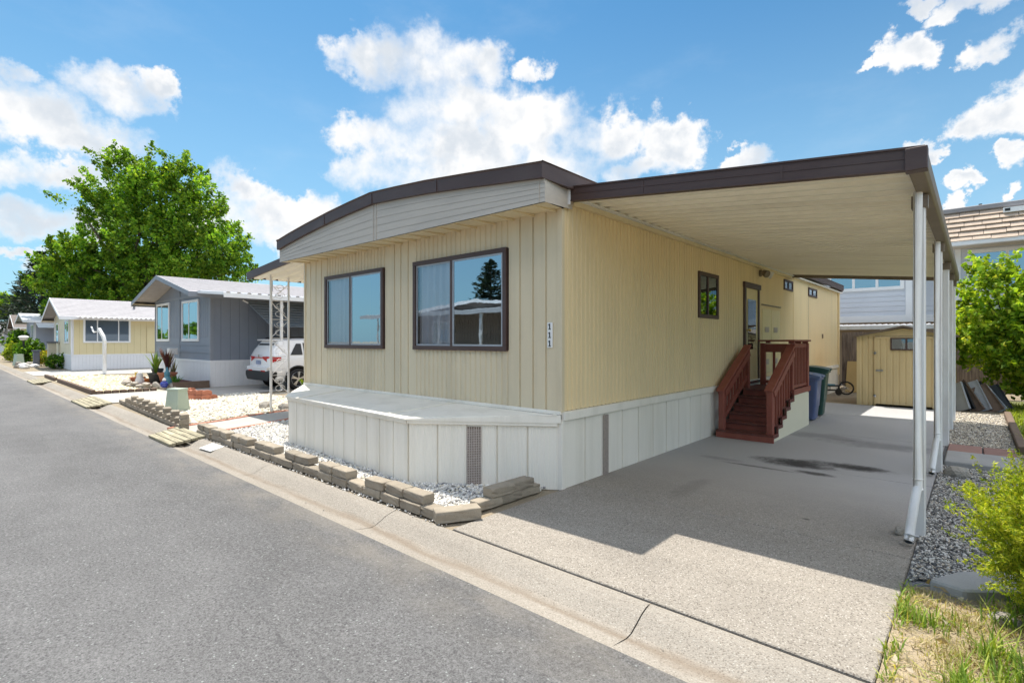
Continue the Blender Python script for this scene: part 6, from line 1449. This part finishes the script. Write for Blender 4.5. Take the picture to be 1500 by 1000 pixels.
def spiky(name, x, y, z, h, n, cols, label, w=.03, sp=.5, cat='plant'):
    P = []; F = []; T = []; r = np.random.default_rng(n)
    for k in range(n):
        a = r.uniform(0, 6.283); L = h * r.uniform(.6, 1.1); le = r.uniform(.1, sp); ww = w * r.uniform(.7, 1.2); i0 = len(P); dx, dy = math.cos(a), math.sin(a)
        for t in (0, .35, .7, 1.):
            q = ww * (1 - t ** 2) * (.6 + t); c = np.array([x + dx * L * le * t ** 1.6, y + dy * L * le * t ** 1.6, z + L * t * (1 - .2 * le * t)])
            P += [c + np.array([-dy, dx, 0]) * q, c - np.array([-dy, dx, 0]) * q]
        for s in range(3): F += [(i0 + 2 * s, i0 + 2 * s + 1, i0 + 2 * s + 3), (i0 + 2 * s, i0 + 2 * s + 3, i0 + 2 * s + 2)]; T += [cols[k % len(cols)]] * 2
    o = np_mesh(name, np.array(P) - [x, y, z], F, 'leaf', None, np.array(T)); o.location = (x, y, z); return tag(o, label, cat)
pot('plant_pot', -20.75, 4.95, .1, pr(.22, .36), 'dark pot', 'dark green glazed pot holding tall spiky green plant'); spiky('potted_plant', -20.75, 4.95, .38, .85, 34, [(.12, .24, .03), (.2, .3, .05), (.3, .34, .08)], 'tall spiky green plant in the dark green pot')
pot('plant_pot', -20.0, 5.1, .1, pr(.26, .40), 'terracotta', 'large terracotta pot holding purple leaved plant'); spiky('potted_plant', -20.0, 5.1, .42, .95, 30, [(.08, .03, .035), (.13, .05, .045), (.16, .10, .06)], 'tall purple leaved plant in the large terracotta pot', .04, .4); spiky('potted_plant', -20.35, 5.35, .1, .9, 20, [(.22, .20, .13), (.14, .10, .07)], 'dry brown upright plant behind the large terracotta pot', .03, .3)
pot('plant_pot', -22.0, 5.3, .0, pr(.17, .55), 'dark pot', 'tall slim dark pot beside the yellow home side'); spiky('potted_plant', -22.0, 5.3, .5, .35, 10, [(.05, .07, .05)], 'dark cactus like plant in the tall slim dark pot', .05, .2)
pot('gnome_statue', -19.45, 4.95, .1, [(.13, 0), (.15, .03), (.13, .18), (.10, .26), (.07, .30), (.085, .35), (.08, .42), (.05, .46), (.03, .56), (0, .62)], 'teal paint', 'teal garden gnome statue beside the large terracotta pot', 'statue')
pot('glazed_jar', -18.98, 4.75, .08, [(.06, 0), (.095, .035), (.115, .095), (.095, .16), (.06, .19), (.068, .21), (0, .205)], 'blue glaze', 'round dark blue glazed jar at the driveway end of the flower bed', 'jar'); pot('glazed_jar', -18.98, 4.75, .285, [(.045, 0), (.055, .04), (.035, .08), (0, .095)], 'stone white', 'small white ornament sitting on the dark blue glazed jar', 'ornament')
spiky('potted_plant', -18.92, 5.05, .1, .38, 26, [(.05, .13, .03), (.09, .2, .04)], 'small green strap leaved plant behind the dark blue jar', .035, .9)
pot('stone_figure', -21.0, 4.55, .08, [(.12, 0), (.14, .05), (.12, .18), (.09, .24), (.1, .32), (.06, .4), (0, .42)], 'stone white', 'small white stone figure in front of the dark green pot', 'statue')
for k, (x, y, s, m_, l) in enumerate(((-21.75, 4.65, .22, 'terracotta', 'wide terracotta bowl at the left end of the flower bed'), (-21.35, 4.9, .17, 'orange glaze', 'orange glazed bowl behind the white stone figure'), (-22.1, 4.8, .15, 'orange glaze', 'small orange glazed bowl, leftmost in the flower bed'), (-21.3, 5.4, .14, 'terracotta', 'small terracotta pot before the white mail post'))):
    pot('plant_bowl', x, y, .09, pr(s, s * .9), m_, l)
spiky('potted_plant', -21.75, 4.65, .22, .28, 26, [(.5, .38, .06), (.4, .3, .06), (.3, .3, .06)], 'small yellow flowering plant in the wide terracotta bowl', .03, .9)
# white mail post beside the flower bed
t = thing('mail_post', 'white post carrying a small pale box beside the grey home flower bed', 'post', (-21.95, 5.75, 0)); MB().box(-22.0, -21.9, 5.7, 5.8, 0, 1.05).build('post', 'white trim', t); MB().box(-22.12, -21.80, 5.62, 5.9, 1.05, 1.28).build('box', 'stone white', t, bevel=.02); 
# bent white pole with hook on the lot of the yellow home
t = thing('bent_pole', 'bent white metal pole with curled hook standing before the yellow home', 'pole', (-30.6, 5.25, 0)); MB().tube([(-30.6, 5.25, 0), (-30.6, 5.25, 1.55), (-30.68, 5.22, 1.75), (-30.98, 5.1, 2.12)], .085, 4).build('pole', 'post white', t)
MB().tube([(-31.0, 5.0, 1.98), (-31.15, 4.95, 1.95), (-31.25, 4.92, 2.02), (-31.3, 4.9, 2.16), (-31.38, 4.88, 2.2)], .035, 6).build('hook', 'post white', t)
# globe lamp post
t = thing('lamp_post', 'black lamp post with white globe and flat cap, among the far bushes', 'lamp post', (-49.0, 3.95, 0)); MB().tube([(-49, 3.95, 0), (-49, 3.95, 1.55)], [.09, .06], 10).build('pole', 'black metal', t); MB().lathe([(.06, 0), (.18, .05), (.24, .16), (.22, .26), (0, .28)], (-49, 3.95, 1.55), 18).build('globe', 'globe', t, smooth=True); MB().lathe([(.30, 0), (.24, .08), (.1, .12), (0, .13)], (-49, 3.95, 1.79), 18).build('cap', 'stone white', t, smooth=True)
t = thing('slate_post', 'short dark slate coloured post before the flowering bush', 'post', (-42.6, 4.0, 0)); MB().box(-42.75, -42.45, 3.85, 4.15, 0, .9).build('post', 'slate post', t, bevel=.02); MB().box(-42.8, -42.4, 3.8, 4.2, .9, .98).build('cap', 'slate post', t)
t = thing('beige_post', 'beige square post with dark cap near the yellow home corner', 'post', (-39.8, 4.4, 0)); MB().box(-39.98, -39.62, 4.22, 4.58, 0, 1.42).build('post', 'beige post', t, bevel=.02); MB().box(-40.05, -39.55, 4.15, 4.65, 1.42, 1.52).build('cap', 'slate post', t)
# windsock flag
t = thing('garden_flag', 'blue fluttering garden flag with red centre near the beige post', 'flag', (-41.6, 4.7, 0))
MB().tube([(-41.6, 4.7, 0), (-41.6, 4.7, 1.4)], .02, 6).build('pole', 'post white', t)
def cloth(x0, x1, z0, z1, yo, nm, mt_):
    n = 10; mb = MB(); L = [(x0 + (x1 - x0) * i / n, .12 * math.sin(i * 1.1)) for i in range(n + 1)]; mb.sheet(L, z0, z1, lambda p, z: (p[0], 4.7 + p[1] + yo + .02 * math.sin(z * 20), z + .08 * math.sin((p[0] - x0) * 3))); return mb.build(nm, mt_, t, smooth=True, fixn=False)
cloth(-42.45, -41.0, .62, 1.32, 0, 'cloth', 'flag blue'); cloth(-42.0, -41.4, .85, 1.06, -.03, 'red_patch', 'flag red')
for k in range(12):
    r = random.Random(k + 300); rock('garden_rock', -44.4 + k * .42 + r.uniform(-.2, .2), 3.3 + r.uniform(-.2, .5), 0, r.uniform(.2, .36), r.uniform(.15, .25), r.uniform(.12, .2), 'stone white' if k % 3 else 'rock', ORD[k] + ' rock from the far pedestal along the lane towards the beige post', 'rock', 'rocks along the far lane', 200 + k)
for k, (a, b) in enumerate((((-29.6, 3.08), (-26.6, 3.06)), ((-25.9, 3.06), (-19.1, 3.02)))):
    bb = MB().bar((*a, .05), (*b, .05), .1, .14).build('timber_edging', 'timber edge', bevel=.01); rebase(bb, ((a[0] + b[0]) / 2, 3.05, 0)); tag(bb, ['short dark timber edging left of the far plank ramp', 'long dark timber edging along the cream gravel bed'][k], 'edging')
mb = MB(); [mb.lathe([(.09, 0), (.09, .08), (0, .1)], (-19.05 + .0 * i, 3.15 + i * .19, 0), 8) for i in range(8)]
b = mb.build('scallop_edging', 'timber edge'); rebase(b, (-19.05, 3.8, 0)); tag(b, 'low dark scalloped edging along the side driveway', 'edging')
